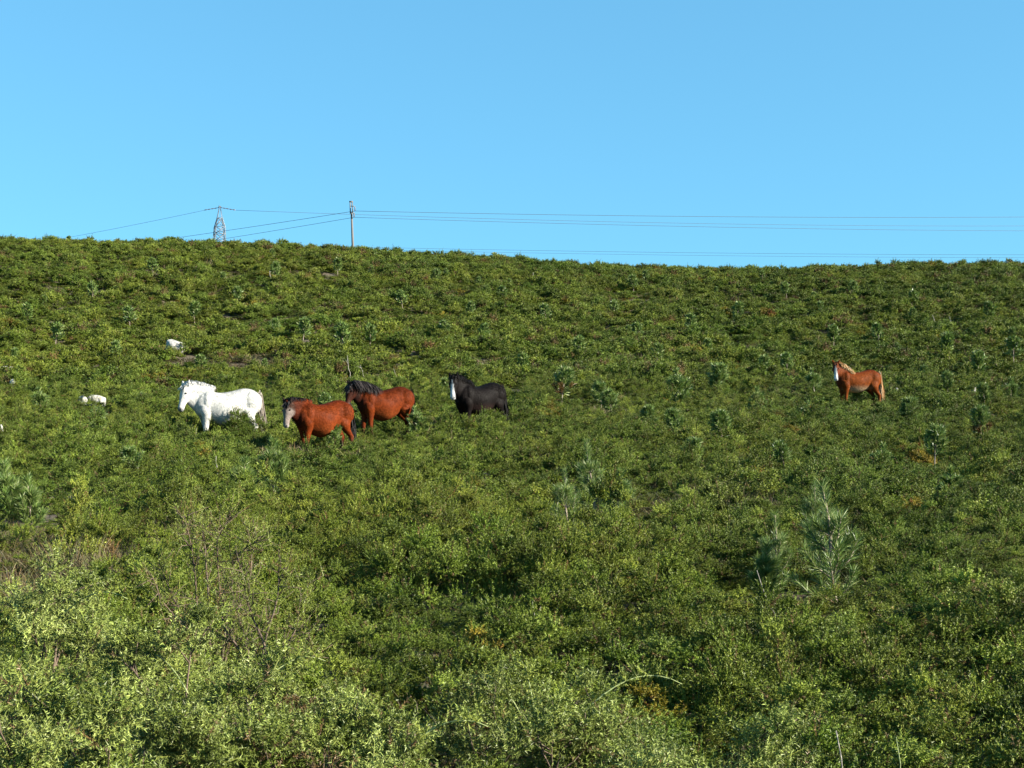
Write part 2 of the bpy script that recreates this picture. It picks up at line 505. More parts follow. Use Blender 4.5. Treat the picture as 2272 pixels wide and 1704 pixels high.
# ------------------------------------------------------------------ horses
def catmull(a, n):
    """dense interpolation of rows of a"""
    a = np.asarray(a, float)
    k = len(a)
    p = np.vstack([2 * a[0] - a[1], a, 2 * a[-1] - a[-2]])
    out = []
    for i in range(k - 1):
        p0, p1, p2, p3 = p[i], p[i + 1], p[i + 2], p[i + 3]
        for t in np.linspace(0, 1, n, endpoint=False):
            out.append(0.5 * ((2 * p1) + (-p0 + p2) * t + (2 * p0 - 5 * p1 + 4 * p2 - p3) * t * t + (-p0 + 3 * p1 - 3 * p2 + p3) * t ** 3))
    out.append(a[-1])
    return np.array(out)

class Body:
    def __init__(s): s.V, s.F, s.C, s.n = [], [], [], 0
    def loft(s, cen, U, W, ru, rw, colf, nr=22, pw=1.0):
        """rings: centre + ru*cos*U + rw*sin*W"""
        k = len(cen)
        a = np.linspace(0, 2 * np.pi, nr, endpoint=False)
        ca, sa = np.cos(a), np.sin(a)
        V = cen[:, None, :] + (ru[:, None] * ca)[..., None] * U[:, None, :] + (rw[:, None] * np.sign(sa) * np.abs(sa) ** pw)[..., None] * W[:, None, :]
        C = np.array([[colf(i / (k - 1), a[j], V[i, j]) for j in range(nr)] for i in range(k)]).reshape(-1, 3)
        V = V.reshape(-1, 3)
        F = []
        for i in range(k - 1):
            for j in range(nr):
                p, q = i * nr + j, i * nr + (j + 1) % nr
                F.append((p, q, q + nr)); F.append((p, q + nr, p + nr))
        V = np.vstack([V, cen[:1], cen[-1:]])
        C = np.vstack([C, C[:1], C[-2:-1]])
        b, t = k * nr, k * nr + 1
        for j in range(nr):
            F.append((b, (j + 1) % nr, j)); F.append((t, (k - 1) * nr + j, (k - 1) * nr + (j + 1) % nr))
        s.V.append(V); s.F.append(np.array(F) + s.n); s.C.append(C); s.n += len(V)

def coat_mat(name, rough):
    m, nt, b, out = new_mat(name)
    a = nt.nodes.new('ShaderNodeAttribute'); a.attribute_name = 'Col'
    tc = nt.nodes.new('ShaderNodeTexCoord')
    mp = nt.nodes.new('ShaderNodeMapping'); mp.inputs['Scale'].default_value = (16, 30, 9)
    nz = nt.nodes.new('ShaderNodeTexNoise'); nz.inputs['Scale'].default_value = 1.6; nz.inputs['Detail'].default_value = 8
    nt.links.new(tc.outputs['Object'], mp.inputs[0]); nt.links.new(mp.outputs[0], nz.inputs['Vector'])
    mr = nt.nodes.new('ShaderNodeMapRange'); mr.inputs['From Min'].default_value = 0.3; mr.inputs['From Max'].default_value = 0.7
    mr.inputs['To Min'].default_value = 0.68; mr.inputs['To Max'].default_value = 1.15
    nt.links.new(nz.outputs['Fac'], mr.inputs[0])
    mx = nt.nodes.new('ShaderNodeMix'); mx.data_type = 'RGBA'; mx.blend_type = 'MULTIPLY'; mx.inputs[0].default_value = 1
    nt.links.new(a.outputs['Color'], mx.inputs[6]); nt.links.new(mr.outputs[0], mx.inputs[7])
    nt.links.new(mx.outputs[2], b.inputs['Base Color'])
    b.inputs['Roughness'].default_value = rough
    b.inputs['Specular IOR Level'].default_value = 0.06
    bp = nt.nodes.new('ShaderNodeBump'); bp.inputs['Strength'].default_value = 0.5; bp.inputs['Distance'].default_value = 0.02
    nt.links.new(nz.outputs['Fac'], bp.inputs['Height']); nt.links.new(bp.outputs[0], b.inputs['Normal'])
    return m
M['coat'] = coat_mat('horse_coat', 0.6)
M['hair'] = plant_mat('horse_hair', 0.55, 0.12, 0.0, instanced=False)
M['fur'] = plant_mat('horse_fur', 0.7, 0.05, 0.0, instanced=False)
M['eye'] = noise_mat('dark_eye', [(0.01, 0.008, 0.006), (0.02, 0.012, 0.008)], 3, 0.1)
M['hoof'] = noise_mat('hoof_horn', [(0.05, 0.045, 0.04), (0.10, 0.085, 0.07)], 12, 0.5)
M['nostril'] = noise_mat('nostril_skin', [(0.015, 0.012, 0.012), (0.03, 0.022, 0.02)], 8, 0.5)

def strands(T, rng, roots, dirs, lens, width, col, droop, side):
    """hair locks: narrow three-joint ribbons"""
    n = len(roots)
    P = [roots]
    d = dirs.copy()
    for k in range(5):
        d = nrm(d + np.array([0, 0, -droop]) + side * 0.06 + rng.normal(size=(n, 3)) * 0.09)
        P.append(P[-1] + d * (lens / 5)[:, None])
    P = np.stack(P, 1)
    w = nrm(np.cross(dirs + rng.normal(size=(n, 3)) * 0.6, rng.normal(size=(n, 3))))
    ww = np.array([0.8, 1.0, 1.0, 0.85, 0.55, 0.08])[None, :, None] * width * 0.5
    A = P - w[:, None, :] * ww; B = P + w[:, None, :] * ww
    V = np.stack([A, B], 2).reshape(n, 12, 3)
    i = np.arange(n)[:, None] * 12
    F = np.concatenate([np.concatenate([i + [2 * k, 2 * k + 1, 2 * k + 3], i + [2 * k, 2 * k + 3, 2 * k + 2]]) for k in range(5)])
    T.add(V.reshape(-1, 3), F, np.repeat(col, 12, 0))

def make_horse(name, label, u, y, yaw, head_yaw, neck_pitch, head_pitch, size, fat, pal, seed, group, step=(0, 0, 0, 0), long=1.0):
    rng = np.random.default_rng(seed)
    B = Body()
    mixc = lambda a, b, t: np.asarray(a) * (1 - t) + np.asarray(b) * t
    sm = lambda a, b, x: float(sstep(a, b, x))
    # trunk -----------------------------------------------------
    prof = np.array([  # x, top, bottom, half width
        [-0.745, 1.06, 0.90, 0.07], [-0.715, 1.13, 0.82, 0.155], [-0.64, 1.205, 0.74, 0.215], [-0.52, 1.265, 0.70, 0.255],
        [-0.36, 1.285, 0.66, 0.250], [-0.18, 1.245, 0.585, 0.278], [0.0, 1.205, 0.535, 0.308], [0.16, 1.20, 0.535, 0.300],
        [0.32, 1.235, 0.575, 0.265], [0.44, 1.275, 0.63, 0.235], [0.55, 1.25, 0.68, 0.21], [0.64, 1.16, 0.74, 0.165], [0.69, 1.06, 0.82, 0.09]])
    prof = catmull(prof, 5)
    X, top, bot, hw = prof.T
    X = X * long
    bw = np.exp(-((X - 0.02) / 0.30) ** 2)
    bot = bot - 0.055 * (fat - 1) / 0.15 * bw
    hw = hw * (1 + (fat - 1) * (0.35 + 0.65 * bw))
    k = len(X)
    cen = np.stack([X, np.zeros(k), (top + bot) / 2], 1)
    Z, Yv = np.tile([0, 0, 1.0], (k, 1)), np.tile([0, 1.0, 0], (k, 1))
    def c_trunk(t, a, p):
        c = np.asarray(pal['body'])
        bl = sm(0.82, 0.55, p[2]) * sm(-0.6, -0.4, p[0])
        c = mixc(c, pal['belly'], bl * pal.get('belly_f', 0.8))  # on the bays the lighter belly colour paints in a sunlit rim
        c = mixc(c, pal.get('top', pal['body']), sm(1.05, 1.25, p[2]) * 0.7)  # on the bays the darker back colour paints in low-sun shading
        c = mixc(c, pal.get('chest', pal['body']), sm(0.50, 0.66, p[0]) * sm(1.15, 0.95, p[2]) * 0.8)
        for (sx, sz, sr, sc) in pal.get('spots', ()):
            if p[1] > 0 and (p[0] - sx) ** 2 + (p[2] - sz) ** 2 < sr * sr: c = np.asarray(sc)
        return c
    B.loft(cen, Z, Yv, (top - bot) / 2, hw, c_trunk, nr=40, pw=0.88)
    def bulge(c, r):
        e = np.linspace(-0.98, 0.98, 11)
        cc_ = np.array(c) + np.outer(e, [0, 0, r[2]])
        q_ = np.sqrt(1 - e * e)
        B.loft(cc_, np.tile([1.0, 0, 0], (11, 1)), np.tile([0, 1.0, 0], (11, 1)), q_ * r[0], q_ * r[1], c_trunk, nr=20)
    for sg in (-1, 1):
        bulge((0.43 * long, sg * .125 * fat, 0.96), (0.135, 0.130, 0.27))      # shoulder
        bulge((-0.50 * long, sg * .135 * fat, 0.98), (0.20, 0.140, 0.24))      # haunch
        bulge((-0.40 * long, sg * .150 * fat, 0.78), (0.11, 0.105, 0.14))      # stifle
    # neck ------------------------------------------------------
    ns = 22
    base = np.array([0.40 * long, 0, 1.03])
    pts, dirs, ups, sides = [], [], [], []
    p = base.copy()
    Ln = 0.62
    for i in range(ns):
        s = i / (ns - 1)
        ya = head_yaw * 0.75 * s ** 1.3
        pa = neck_pitch + R(6) * math.sin(s * math.pi) - R(14) * s * s
        d = np.array([math.cos(pa) * math.cos(ya), math.cos(pa) * math.sin(ya), math.sin(pa)])
        sd = np.array([-math.sin(ya), math.cos(ya), 0])
        pts.append(p.copy()); dirs.append(d); sides.append(sd); ups.append(np.cross(d, sd))
        p = p + d * Ln / (ns - 1)
    pts, dirs, sides, ups = map(np.array, (pts, dirs, sides, ups))
    sN = np.linspace(0, 1, ns)
    rN = np.interp(sN, [0, .25, .5, .75, .92, 1], [0.310, 0.292, 0.258, 0.208, 0.158, 0.11]) * pal.get('neck', 1.0)
    wN = np.interp(sN, [0, .25, .5, .75, .92, 1], [0.185, 0.155, 0.120, 0.098, 0.085, 0.06])
    def c_neck(t, a, pp):
        c = mixc(pal['body'], pal.get('nape', pal['body']), sm(0.15, 0.6, t))
        return mixc(c, pal.get('chest', pal['body']), sm(0.2, 0.8, -math.cos(a)) * 0.6)
    B.loft(pts, ups, sides, rN, wN, c_neck, nr=26, pw=0.9)
    # head ------------------------------------------------------
    poll = pts[-3] + ups[-3] * 0.035
    ya, pa = head_yaw, head_pitch
    hd = np.array([math.cos(pa) * math.cos(ya), math.cos(pa) * math.sin(ya), math.sin(pa)])
    hs_ = np.array([-math.sin(ya), math.cos(ya), 0])
    hu = np.cross(hd, hs_)               # towards the forehead
    LH = 0.515
    hp = catmull(np.array([  # t, front, back, half width
        [-0.16, 0.02, -0.11, 0.045], [-0.10, 0.045, -0.15, 0.075], [0.02, 0.065, -0.175, 0.092], [0.18, 0.072, -0.185, 0.104], [0.30, 0.070, -0.18, 0.108], [0.42, 0.063, -0.16, 0.094],
        [0.56, 0.053, -0.118, 0.070], [0.70, 0.045, -0.094, 0.057], [0.82, 0.042, -0.088, 0.057], [0.92, 0.036, -0.085, 0.060], [0.99, 0.015, -0.07, 0.052], [1.03, -0.012, -0.05, 0.028]]), 4)
    t_, fr, bk, wd = hp.T * np.array([[1.0], [1.08], [1.08], [1.10]])
    cen = poll + hd * (t_ * LH)[:, None] + hu * ((fr + bk) / 2)[:, None]
    kk = len(t_)
    def c_head(t, a, pp):
        q = pp - poll
        tt = float(q @ hd) / LH; lat = abs(float(q @ hs_)); fx = float(q @ hu)
        c = np.asarray(pal.get('head', pal['body']))
        bz = pal.get('blaze')
        if bz is not None:
            wdt = bz[0] * np.interp(tt, [0.0, 0.15, 0.4, 0.8, 1.0], [0.15, 0.45, 0.8, 1.25, 1.5])
            f = sm(wdt * 1.2, wdt * 0.8, lat) * sm(-0.11, -0.03, fx) * sm(0.0, 0.12, tt)
            c = mixc(c, bz[1], f)
        if 'face' in pal: c = mixc(c, pal['face'], sm(0.12, 0.32, tt) * 0.9)
        if 'muzzle' in pal: c = mixc(c, pal['muzzle'], sm(0.80, 0.95, tt) * pal.get('muzzle_f', 0.85))
        return c
    B.loft(cen, np.tile(hu, (kk, 1)), np.tile(hs_, (kk, 1)), (fr - bk) / 2, wd, c_head, nr=28, pw=0.92)
    # ears ------------------------------------------------------
    for sg in (-1, 1):
        eb = poll - hd * 0.02 + hs_ * sg * 0.062 + hu * 0.005
        ed = nrm(-hd * 0.85 + hs_ * sg * 0.32 + hu * pal.get('ear', 0.25))
        es = nrm(np.cross(ed, hu)); ef = np.cross(es, ed)
        e = np.linspace(0, 1, 8)
        ec = eb + ed * (e * 0.190 - 0.03)[:, None]
        er = np.interp(e, [0, .3, .6, .85, 1], [0.026, 0.040, 0.034, 0.020, 0.007])
        B.loft(ec, np.tile(ef, (8, 1)), np.tile(es, (8, 1)), er * 0.6 + 0.004, er, lambda t, a, p_: np.asarray(pal.get('ears', pal['body'])), nr=12)
    # legs ------------------------------------------------------
    hoof_at = []
    legs = []
    for q, (sg, fore) in enumerate(((1, 1), (-1, 1), (1, 0), (-1, 0))):
        st = step[q]
        if fore:
            J = np.array([[0.47, .135, 0.93, .15], [0.475, .150, .78, .125], [0.465, .145, .66, .088], [0.47 + st * .3, .135, .53, .066], [0.475 + st * .6, .13, .42, .053], [0.475 + st * .65, .13, .37, .049],
                          [0.468 + st * .8, .128, .28, .036], [0.466 + st * .95, .128, .18, .036], [0.468 + st, .128, .135, .043], [0.487 + st, .128, .085, .037], [0.50 + st, .128, .05, .045]])
        else:
            J = np.array([[-0.47, .12, 1.03, .21], [-0.46, .145, .88, .185], [-0.44, .165, .75, .145], [-0.475 + st * .3, .155, .62, .100], [-0.545 + st * .5, .145, .52, .070], [-0.60 + st * .6, .14, .445, .058], [-0.603 + st * .7, .14, .39, .050],
                          [-0.592 + st * .8, .14, .30, .039], [-0.583 + st * .95, .14, .19, .038], [-0.578 + st, .14, .14, .045], [-0.556 + st, .14, .085, .039], [-0.542 + st, .14, .05, .046]])
        J[:, 0] *= long
        J[:, 1] *= sg
        J = catmull(J, 4)
        kk = len(J)
        def c_leg(t, a, pp):
            c = np.asarray(pal['body'])
            c = mixc(c, pal['leg'], sm(pal.get('leg_z', 0.55) + 0.1, pal.get('leg_z', 0.55) - 0.12, pp[2]))
            if 'leg_in' in pal and pp[1] * sg < 0.12: c = mixc(c, pal['leg_in'], 0.7 * sm(0.9, 0.6, pp[2]))
            return c
        B.loft(J[:, :3], np.tile([1.0, 0, 0], (kk, 1)), np.tile([0, 1.0, 0], (kk, 1)), J[:, 3] * (1.12 if not fore else 1.05), np.minimum(J[:, 3], 0.13) * 0.92, c_leg, nr=18)
        hoof_at.append((J[-1, 0], J[-1, 1]))
    V = np.concatenate(B.V); F = np.concatenate(B.F); C = np.concatenate(B.C)
    me = tri_mesh('horse_source', V, F)
    so = lk(bpy.data.objects.new('horse_source', me))
    rm = so.modifiers.new('r', 'REMESH'); rm.mode = 'VOXEL'; rm.voxel_size = 0.0135
    smo = so.modifiers.new('s', 'SMOOTH'); smo.factor = 0.5; smo.iterations = 4
    dg = bpy.context.evaluated_depsgraph_get(); dg.update()
    nm = bpy.data.meshes.new_from_object(so.evaluated_get(dg))
    bpy.data.objects.remove(so); bpy.data.meshes.remove(me)
    kd = kdtree.KDTree(len(V))
    for i, v in enumerate(V): kd.insert(v, i)
    kd.balance()
    n = len(nm.vertices)
    co = np.empty(n * 3, np.float32); nm.vertices.foreach_get('co', co); co = co.reshape(-1, 3)
    cc = np.ones((n, 4), np.float32)
    for i in range(n):
        s_, wsum = np.zeros(3), 0
        for (_, j, d_) in kd.find_n(co[i], 3):
            w_ = 1 / (d_ + 0.004); s_ += C[j] * w_; wsum += w_
        cc[i, :3] = s_ / wsum
    at_ = nm.attributes.new('Col', 'FLOAT_COLOR', 'POINT'); at_.data.foreach_set('color', cc.ravel())
    nm.polygons.foreach_set('use_smooth', np.ones(len(nm.polygons), bool))
    nm.materials.clear(); nm.materials.append(M['coat'])
    nm.name = name + '_body'
    # shaggy winter coat: short locks lying back over the skin
    # uneven coat tone
    lowf_ = 0.5 * vnoise(co[:, 0] * 1.0 + co[:, 1] * 2.1, co[:, 2], 0.16, seed * 3.1) + 0.5 * vnoise(co[:, 0] + 7, co[:, 2] * 1.2 + co[:, 1], 0.06, seed * 5.3)
    cc[:, :3] *= (pal.get('tone', 0.62) + (1 - pal.get('tone', 0.62)) * 1.9 * lowf_)[:, None]
    skin = cc.copy(); skin[:, :3] *= ALBEDO
    at_.data.foreach_set('color', skin.ravel())
    nm.calc_loop_triangles()
    nh = 15000
    tri = np.empty(len(nm.loop_triangles) * 3, np.int32); nm.loop_triangles.foreach_get('vertices', tri); tri = tri.reshape(-1, 3)
    A_, B_, C_ = co[tri[:, 0]], co[tri[:, 1]], co[tri[:, 2]]
    cr3 = np.cross(B_ - A_, C_ - A_); ar = np.linalg.norm(cr3, axis=1)
    fi = rng.choice(len(tri), nh, p=ar / ar.sum())
    w1 = rng.random((nh, 1)); w2 = rng.random((nh, 1)); fl = (w1 + w2) > 1; w1 = np.where(fl, 1 - w1, w1); w2 = np.where(fl, 1 - w2, w2)
    Pp = A_[fi] + (B_[fi] - A_[fi]) * w1 + (C_[fi] - A_[fi]) * w2
    Nn = nrm(cr3[fi])
    flow = np.array([-0.55, 0, -0.6]) + rng.normal(size=(nh, 3)) * 0.22
    flow = nrm(flow - (flow * Nn).sum(1, keepdims=True) * Nn)
    on_head = ((Pp - poll) @ hd > 0.05)[:, None]
    Lh = 0.045 * (0.6 + 0.7 * rng.random((nh, 1))) * np.where(on_head, 0.4, 1.0) * np.where((Pp[:, 2:] < 0.35), 0.6, 1.0)
    Dh = nrm(flow + Nn * (0.20 + 0.12 * rng.random((nh, 1))))
    Wh = np.cross(Dh, Nn) * 0.0055
    furV = np.stack([Pp - Wh, Pp + Wh, Pp + Dh * Lh], 1).reshape(-1, 3)
    furC = np.repeat(cc[tri[fi, 0], :3] * (0.6 + 0.65 * rng.random((nh, 1))), 3, 0)
    fur_me = tri_mesh('coat_hair', furV, np.arange(nh * 3).reshape(-1, 3), furC)
    fur_me.materials.append(M['fur'])
    # root ------------------------------------------------------
    x = col_x(u, y)
    heading = math.pi + yaw
    hx, hy = math.cos(heading), math.sin(heading)
    sl = (gz(x + hx * .55, y + hy * .55) - gz(x - hx * .55, y - hy * .55)) / 1.1
    root = empty(name, (x, y, gz(x, y) - 0.01))
    root.rotation_euler = Euler((0, -math.atan(sl), heading), 'XYZ')
    root.scale = (size,) * 3
    tag(root, label, 'horse', group)
    lk(bpy.data.objects.new('body', nm), root)
    lk(bpy.data.objects.new('coat_hair', fur_me), root)
    # hooves
    for (fx, fy) in hoof_at:
        hV, hF = tube([[fx - .012, fy, 0.075], [fx + .004, fy, 0.045], [fx + 0.018, fy, 0.0]], [0.042, 0.052, 0.062], 14)
        ho = lk(bpy.data.objects.new('hoof', tri_mesh('hoof', hV, hF, smooth=False)), root)
        ho.data.materials.append(M['hoof'])
    # eyes, nostrils
    def blob(nm_, c, r, ax, mat):
        import bmesh
        bm = bmesh.new(); bmesh.ops.create_icosphere(bm, subdivisions=2, radius=1.0)
        mm = bpy.data.meshes.new(nm_)
        rotm = Vector(ax).to_track_quat('Z', 'Y').to_matrix().to_4x4()
        bm.transform(Matrix.Translation(Vector(c)) @ rotm @ Matrix.Diagonal((r[0], r[1], r[2], 1)))
        bm.to_mesh(mm); bm.free()
        mm.polygons.foreach_set('use_smooth', np.ones(len(mm.polygons), bool))
        mm.materials.append(mat)
        return lk(bpy.data.objects.new(nm_, mm), root)
    for sg in (-1, 1):
        blob('eye', poll + hd * 0.27 * LH + hs_ * sg * 0.094 + hu * 0.022, (0.026, 0.022, 0.014), hs_ * sg, M['eye'])
        blob('nostril', poll + hd * 0.945 * LH + hs_ * sg * 0.043 + hu * 0.008, (0.016, 0.022, 0.010), nrm(hs_ * sg * 0.7 + hu * 0.5 + hd * .3), M['nostril'])
    # mane, forelock, tail
    T = Tris()
    nst = 900
    sI = rng.random(nst) * 0.93 + 0.02
    ix = np.clip((sI * (ns - 1)).astype(int), 0, ns - 2)
    fr_ = sI * (ns - 1) - ix
    lerp = lambda A: A[ix] * (1 - fr_)[:, None] + A[ix + 1] * fr_[:, None]
    crest = lerp(pts) + lerp(ups) * (np.interp(sI, sN, rN) * 0.97)[:, None]
    sd = np.where(rng.random(nst) < pal.get('mane_side', 0.7), 1.0, -1.0)[:, None] * lerp(sides)
    crest += sd * 0.012 + rng.normal(size=(nst, 3)) * 0.006
    ok = np.ones(nst, bool)
    top_at = np.interp(crest[:, 0], X, top, left=0, right=0)
    ok = crest[:, 2] > top_at - 0.015
    wout = np.interp(sI, sN, wN)[:, None]
    dd = nrm(lerp(ups) * 0.30 + sd * 0.95 + rng.normal(size=(nst, 3)) * 0.18)
    mc = np.asarray(pal['mane'])[rng.integers(0, len(pal['mane']), nst)] * (0.75 + 0.5 * rng.random((nst, 1)))
    strands(T, rng, crest[ok], dd[ok], (pal.get('mane_len', 0.24) * (0.6 + 0.6 * rng.random(nst)))[ok], 0.013, mc[ok], 0.42, sd[ok])
    mo = lk(bpy.data.objects.new('mane', T.mesh('mane')), root); mo.data.materials.append(M['hair'])
    T = Tris()
    nf = 110
    rt = poll - hd * 0.045 + hu * 0.055 + hs_ * (rng.normal(size=(nf, 1)) * 0.028) + rng.normal(size=(nf, 3)) * 0.006
    dd = nrm(hd * 0.8 + hu * 0.38 + hs_ * rng.normal(size=(nf, 1)) * 0.35)
    mc = np.asarray(pal.get('forelock', pal['mane']))[rng.integers(0, len(pal.get('forelock', pal['mane'])), nf)] * (0.75 + 0.5 * rng.random((nf, 1)))
    strands(T, rng, rt, dd, pal.get('fore_len', 0.20) * (0.6 + 0.6 * rng.random(nf)), 0.018, mc, 0.10, hu[None, :] * -0.5)
    fo = lk(bpy.data.objects.new('forelock', T.mesh('forelock')), root); fo.data.materials.append(M['hair'])
    T = Tris()
    nt_ = 420
    rt = np.array([-0.735 * long, 0, 1.10]) + rng.normal(size=(nt_, 3)) * np.array([0.012, 0.026, 0.05])
    dd = nrm(np.array([-0.10, 0, -0.95]) + rng.normal(size=(nt_, 3)) * np.array([.05, .09, .05]))
    mc = np.asarray(pal.get('tail', pal['mane']))[rng.integers(0, len(pal.get('tail', pal['mane'])), nt_)] * (0.75 + 0.5 * rng.random((nt_, 1)))
    strands(T, rng, rt, dd, pal.get('tail_len', 0.72) * (0.65 + 0.5 * rng.random(nt_)), 0.020, mc, 0.55, np.zeros((nt_, 3)))
    to = lk(bpy.data.objects.new('tail', T.mesh('tail')), root); to.data.materials.append(M['hair'])
    return root

WHITE = (0.60, 0.585, 0.545)
GRP = 'horses standing in the gorse'
make_horse('horse', 'white horse standing side on with a pale shaggy mane and dark muzzle', 507, 30.4, R(22), R(30), R(26), R(-70), 1.0, 1.14,
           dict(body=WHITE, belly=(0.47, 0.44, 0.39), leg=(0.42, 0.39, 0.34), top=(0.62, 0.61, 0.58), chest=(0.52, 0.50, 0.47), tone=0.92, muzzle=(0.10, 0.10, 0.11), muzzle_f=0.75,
                mane=[(0.64, 0.63, 0.60), (0.58, 0.57, 0.54)], tail=[(0.30, 0.25, 0.20), (0.16, 0.13, 0.11), (0.45, 0.41, 0.35)], neck=1.12, mane_len=0.12, fore_len=0.14, leg_z=0.3), 1, GRP, (0.02, -0.06, 0.03, -0.08))
make_horse('horse', 'red bay horse with a pale grey face and short black mane beside the white horse', 722, 28.3, R(38), R(26), R(17), R(-76), 0.89, 1.18,
           dict(body=(0.150, 0.026, 0.0035), belly=(0.26, 0.065, 0.018), belly_f=0.6, leg=(0.025, 0.014, 0.011), top=(0.085, 0.013, 0.003), chest=(0.030, 0.007, 0.004), nape=(0.085, 0.016, 0.004), head=(0.04, 0.026, 0.018),
                face=(0.25, 0.20, 0.175), muzzle=(0.38, 0.34, 0.32), muzzle_f=0.6, ears=(0.03, 0.018, 0.014), mane=[(0.014, 0.012, 0.012), (0.03, 0.026, 0.026)], mane_len=0.14,
                mane_side=0.3, fore_len=0.17, leg_z=0.40), 2, GRP, (0.06, -0.04, -0.05, 0.06))
make_horse('horse', 'bay horse with a long dark mane over its neck, nose behind the other bay', 858, 32.3, R(32), R(24), R(27), R(-66), 0.97, 1.12,
           dict(body=(0.140, 0.024, 0.0035), belly=(0.27, 0.07, 0.02), belly_f=0.55, leg=(0.035, 0.012, 0.007), top=(0.055, 0.010, 0.003), chest=(0.022, 0.008, 0.006), nape=(0.020, 0.009, 0.006), head=(0.045, 0.013, 0.007),
                muzzle=(0.30, 0.17, 0.14), ears=(0.02, 0.014, 0.012), mane=[(0.018, 0.013, 0.013), (0.035, 0.028, 0.026), (0.07, 0.06, 0.058)], mane_len=0.36, mane_side=0.92,
                fore_len=0.26, leg_z=0.36, tail=[(0.015, 0.011, 0.010), (0.035, 0.02, 0.014)]), 3, GRP, (-0.03, 0.07, 0.04, -0.06))
make_horse('horse', 'black horse with a broad white blaze looking towards the viewer', 1069, 34.0, R(38), R(36), R(38), R(-72), 0.98, 1.10,
           dict(body=(0.0055, 0.0036, 0.0032), belly=(0.06, 0.034, 0.030), belly_f=0.7, leg=(0.005, 0.0045, 0.005), top=(0.006, 0.005, 0.005), blaze=(0.046, (0.60, 0.59, 0.58)), mane=[(0.006, 0.005, 0.005), (0.014, 0.012, 0.012)],
                spots=[(-0.26, 1.06, 0.016, (0.5, 0.48, 0.45)), (-0.16, 0.86, 0.018, (0.45, 0.43, 0.41))], mane_len=0.20, fore_len=0.10, leg_z=0.4), 4, GRP, (0.02, -0.05, 0.0, 0.05))
make_horse('horse', 'chestnut horse with flaxen mane, cream tail and white blaze standing apart', 1906, 43.3, R(12), R(56), R(44), R(-74), 0.96, 0.94,
           dict(body=(0.160, 0.036, 0.004), belly=(0.50, 0.38, 0.24), belly_f=0.95, leg=(0.16, 0.065, 0.02), top=(0.13, 0.024, 0.006), chest=(0.09, 0.02, 0.007), blaze=(0.050, (0.60, 0.59, 0.57)),
                head=(0.12, 0.028, 0.010), mane=[(0.60, 0.38, 0.17), (0.48, 0.24, 0.09), (0.66, 0.50, 0.30)], forelock=[(0.20, 0.06, 0.02), (0.14, 0.04, 0.014)], tail=[(0.62, 0.44, 0.25), (0.50, 0.28, 0.12), (0.68, 0.55, 0.38)],
                mane_len=0.24, mane_side=0.9, fore_len=0.10, leg_z=0.35, tail_len=0.95), 5, GRP, (0.0, 0.05, -0.04, 0.06), long=1.04)

# ------------------------------------------------------------------ pine saplings
def pine_meshes(seed, needles, nw, rusty=0.0, full=1.0, bare=0.30, nl=0.105):
    """unit-height sapling: (trunk with its branches, needle crown)"""
    rng = np.random.default_rng(seed)
    T, Cn = Tris(), Tris()
    lean = rng.normal(size=2) * 0.04
    hgt = np.linspace(0, 0.95, 9)
    trunk = np.stack([lean[0] * hgt + 0.012 * np.sin(hgt * 7 + seed), lean[1] * hgt + 0.012 * np.cos(hgt * 6 + seed), hgt], 1)
    V, F = tube(trunk, np.interp(hgt, [0, .95], [0.017, 0.005]), 6)
    T.add(V, F, (1, 1, 1))
    shoots = [(trunk[5], trunk[7], 1.6), (trunk[7], trunk[8], 1.2)]
    for hh, Lb in ((bare + 0.06, .30), (bare + 0.22, .30), (bare + 0.38, .22), (bare + 0.5, .15)):
        nb = rng.integers(4, 7)
        a0 = rng.random() * 6.28
        for b in range(nb):
            az = a0 + b * 6.283 / nb + rng.normal() * 0.3
            el = R(28 + 26 * rng.random())
            Lr = Lb * full * (0.7 + 0.6 * rng.random())
            p0 = np.array([np.interp(hh, hgt, trunk[:, i]) for i in range(3)])
            d = np.array([math.cos(az) * math.cos(el), math.sin(az) * math.cos(el), math.sin(el)])
            p1 = p0 + d * Lr * 0.55
            p2 = p1 + nrm(d + np.array([0, 0, 0.75])) * Lr * 0.45
            V, F = tube([p0, p1, p2], [0.0065, 0.005, 0.003], 4)
            T.add(V, F, (1, 1, 1))
            shoots.append((p0 + (p1 - p0) * 0.35, p1, 0.8)); shoots.append((p1, p2, 1.1))
    gcols = np.array([[0.112, 0.190, 0.034], [0.160, 0.245, 0.044], [0.105, 0.180, 0.046], [0.270, 0.320, 0.110]])
    for (a, b, wgt) in shoots:
        n = int(needles * wgt)
        d = nrm(b - a)
        t = rng.random(n)
        P = a + (b - a) * t[:, None]
        rv = rng.normal(size=(n, 3)); perp = nrm(rv - (rv @ d)[:, None] * d)
        al = np.radians(18 + 38 * rng.random(n))[:, None]
        S = nrm(d * np.cos(al) + perp * np.sin(al) + np.array([0, 0, 0.12]))
        ln = (nl + nl * 0.62 * rng.random(n))[:, None]
        mid = P + S * ln * 0.55
        tip = mid + nrm(S + np.array([0, 0, -0.10]) + rng.normal(size=(n, 3)) * 0.08) * ln * 0.45
        W = nrm(np.cross(S, rng.normal(size=(n, 3)))) * nw * 0.5
        V = np.stack([P - W, P + W, mid + W, mid - W, tip], 1).reshape(-1, 3)
        i = np.arange(n)[:, None] * 5
        F = np.concatenate([i + [0, 1, 2], i + [0, 2, 3], i + [3, 2, 4]])
        c = gcols[rng.integers(0, 4, n)] * (0.8 + 0.4 * rng.random((n, 1)))
        if rng.random() < rusty and a[2] < bare + 0.2:
            c = np.array([0.17, 0.105, 0.035]) * (0.7 + 0.5 * rng.random((n, 1)))
        Cn.add(V, F, np.repeat(c, 5, 0))
    return T.mesh('pine_trunk', smooth=True), Cn.mesh('pine_crown')

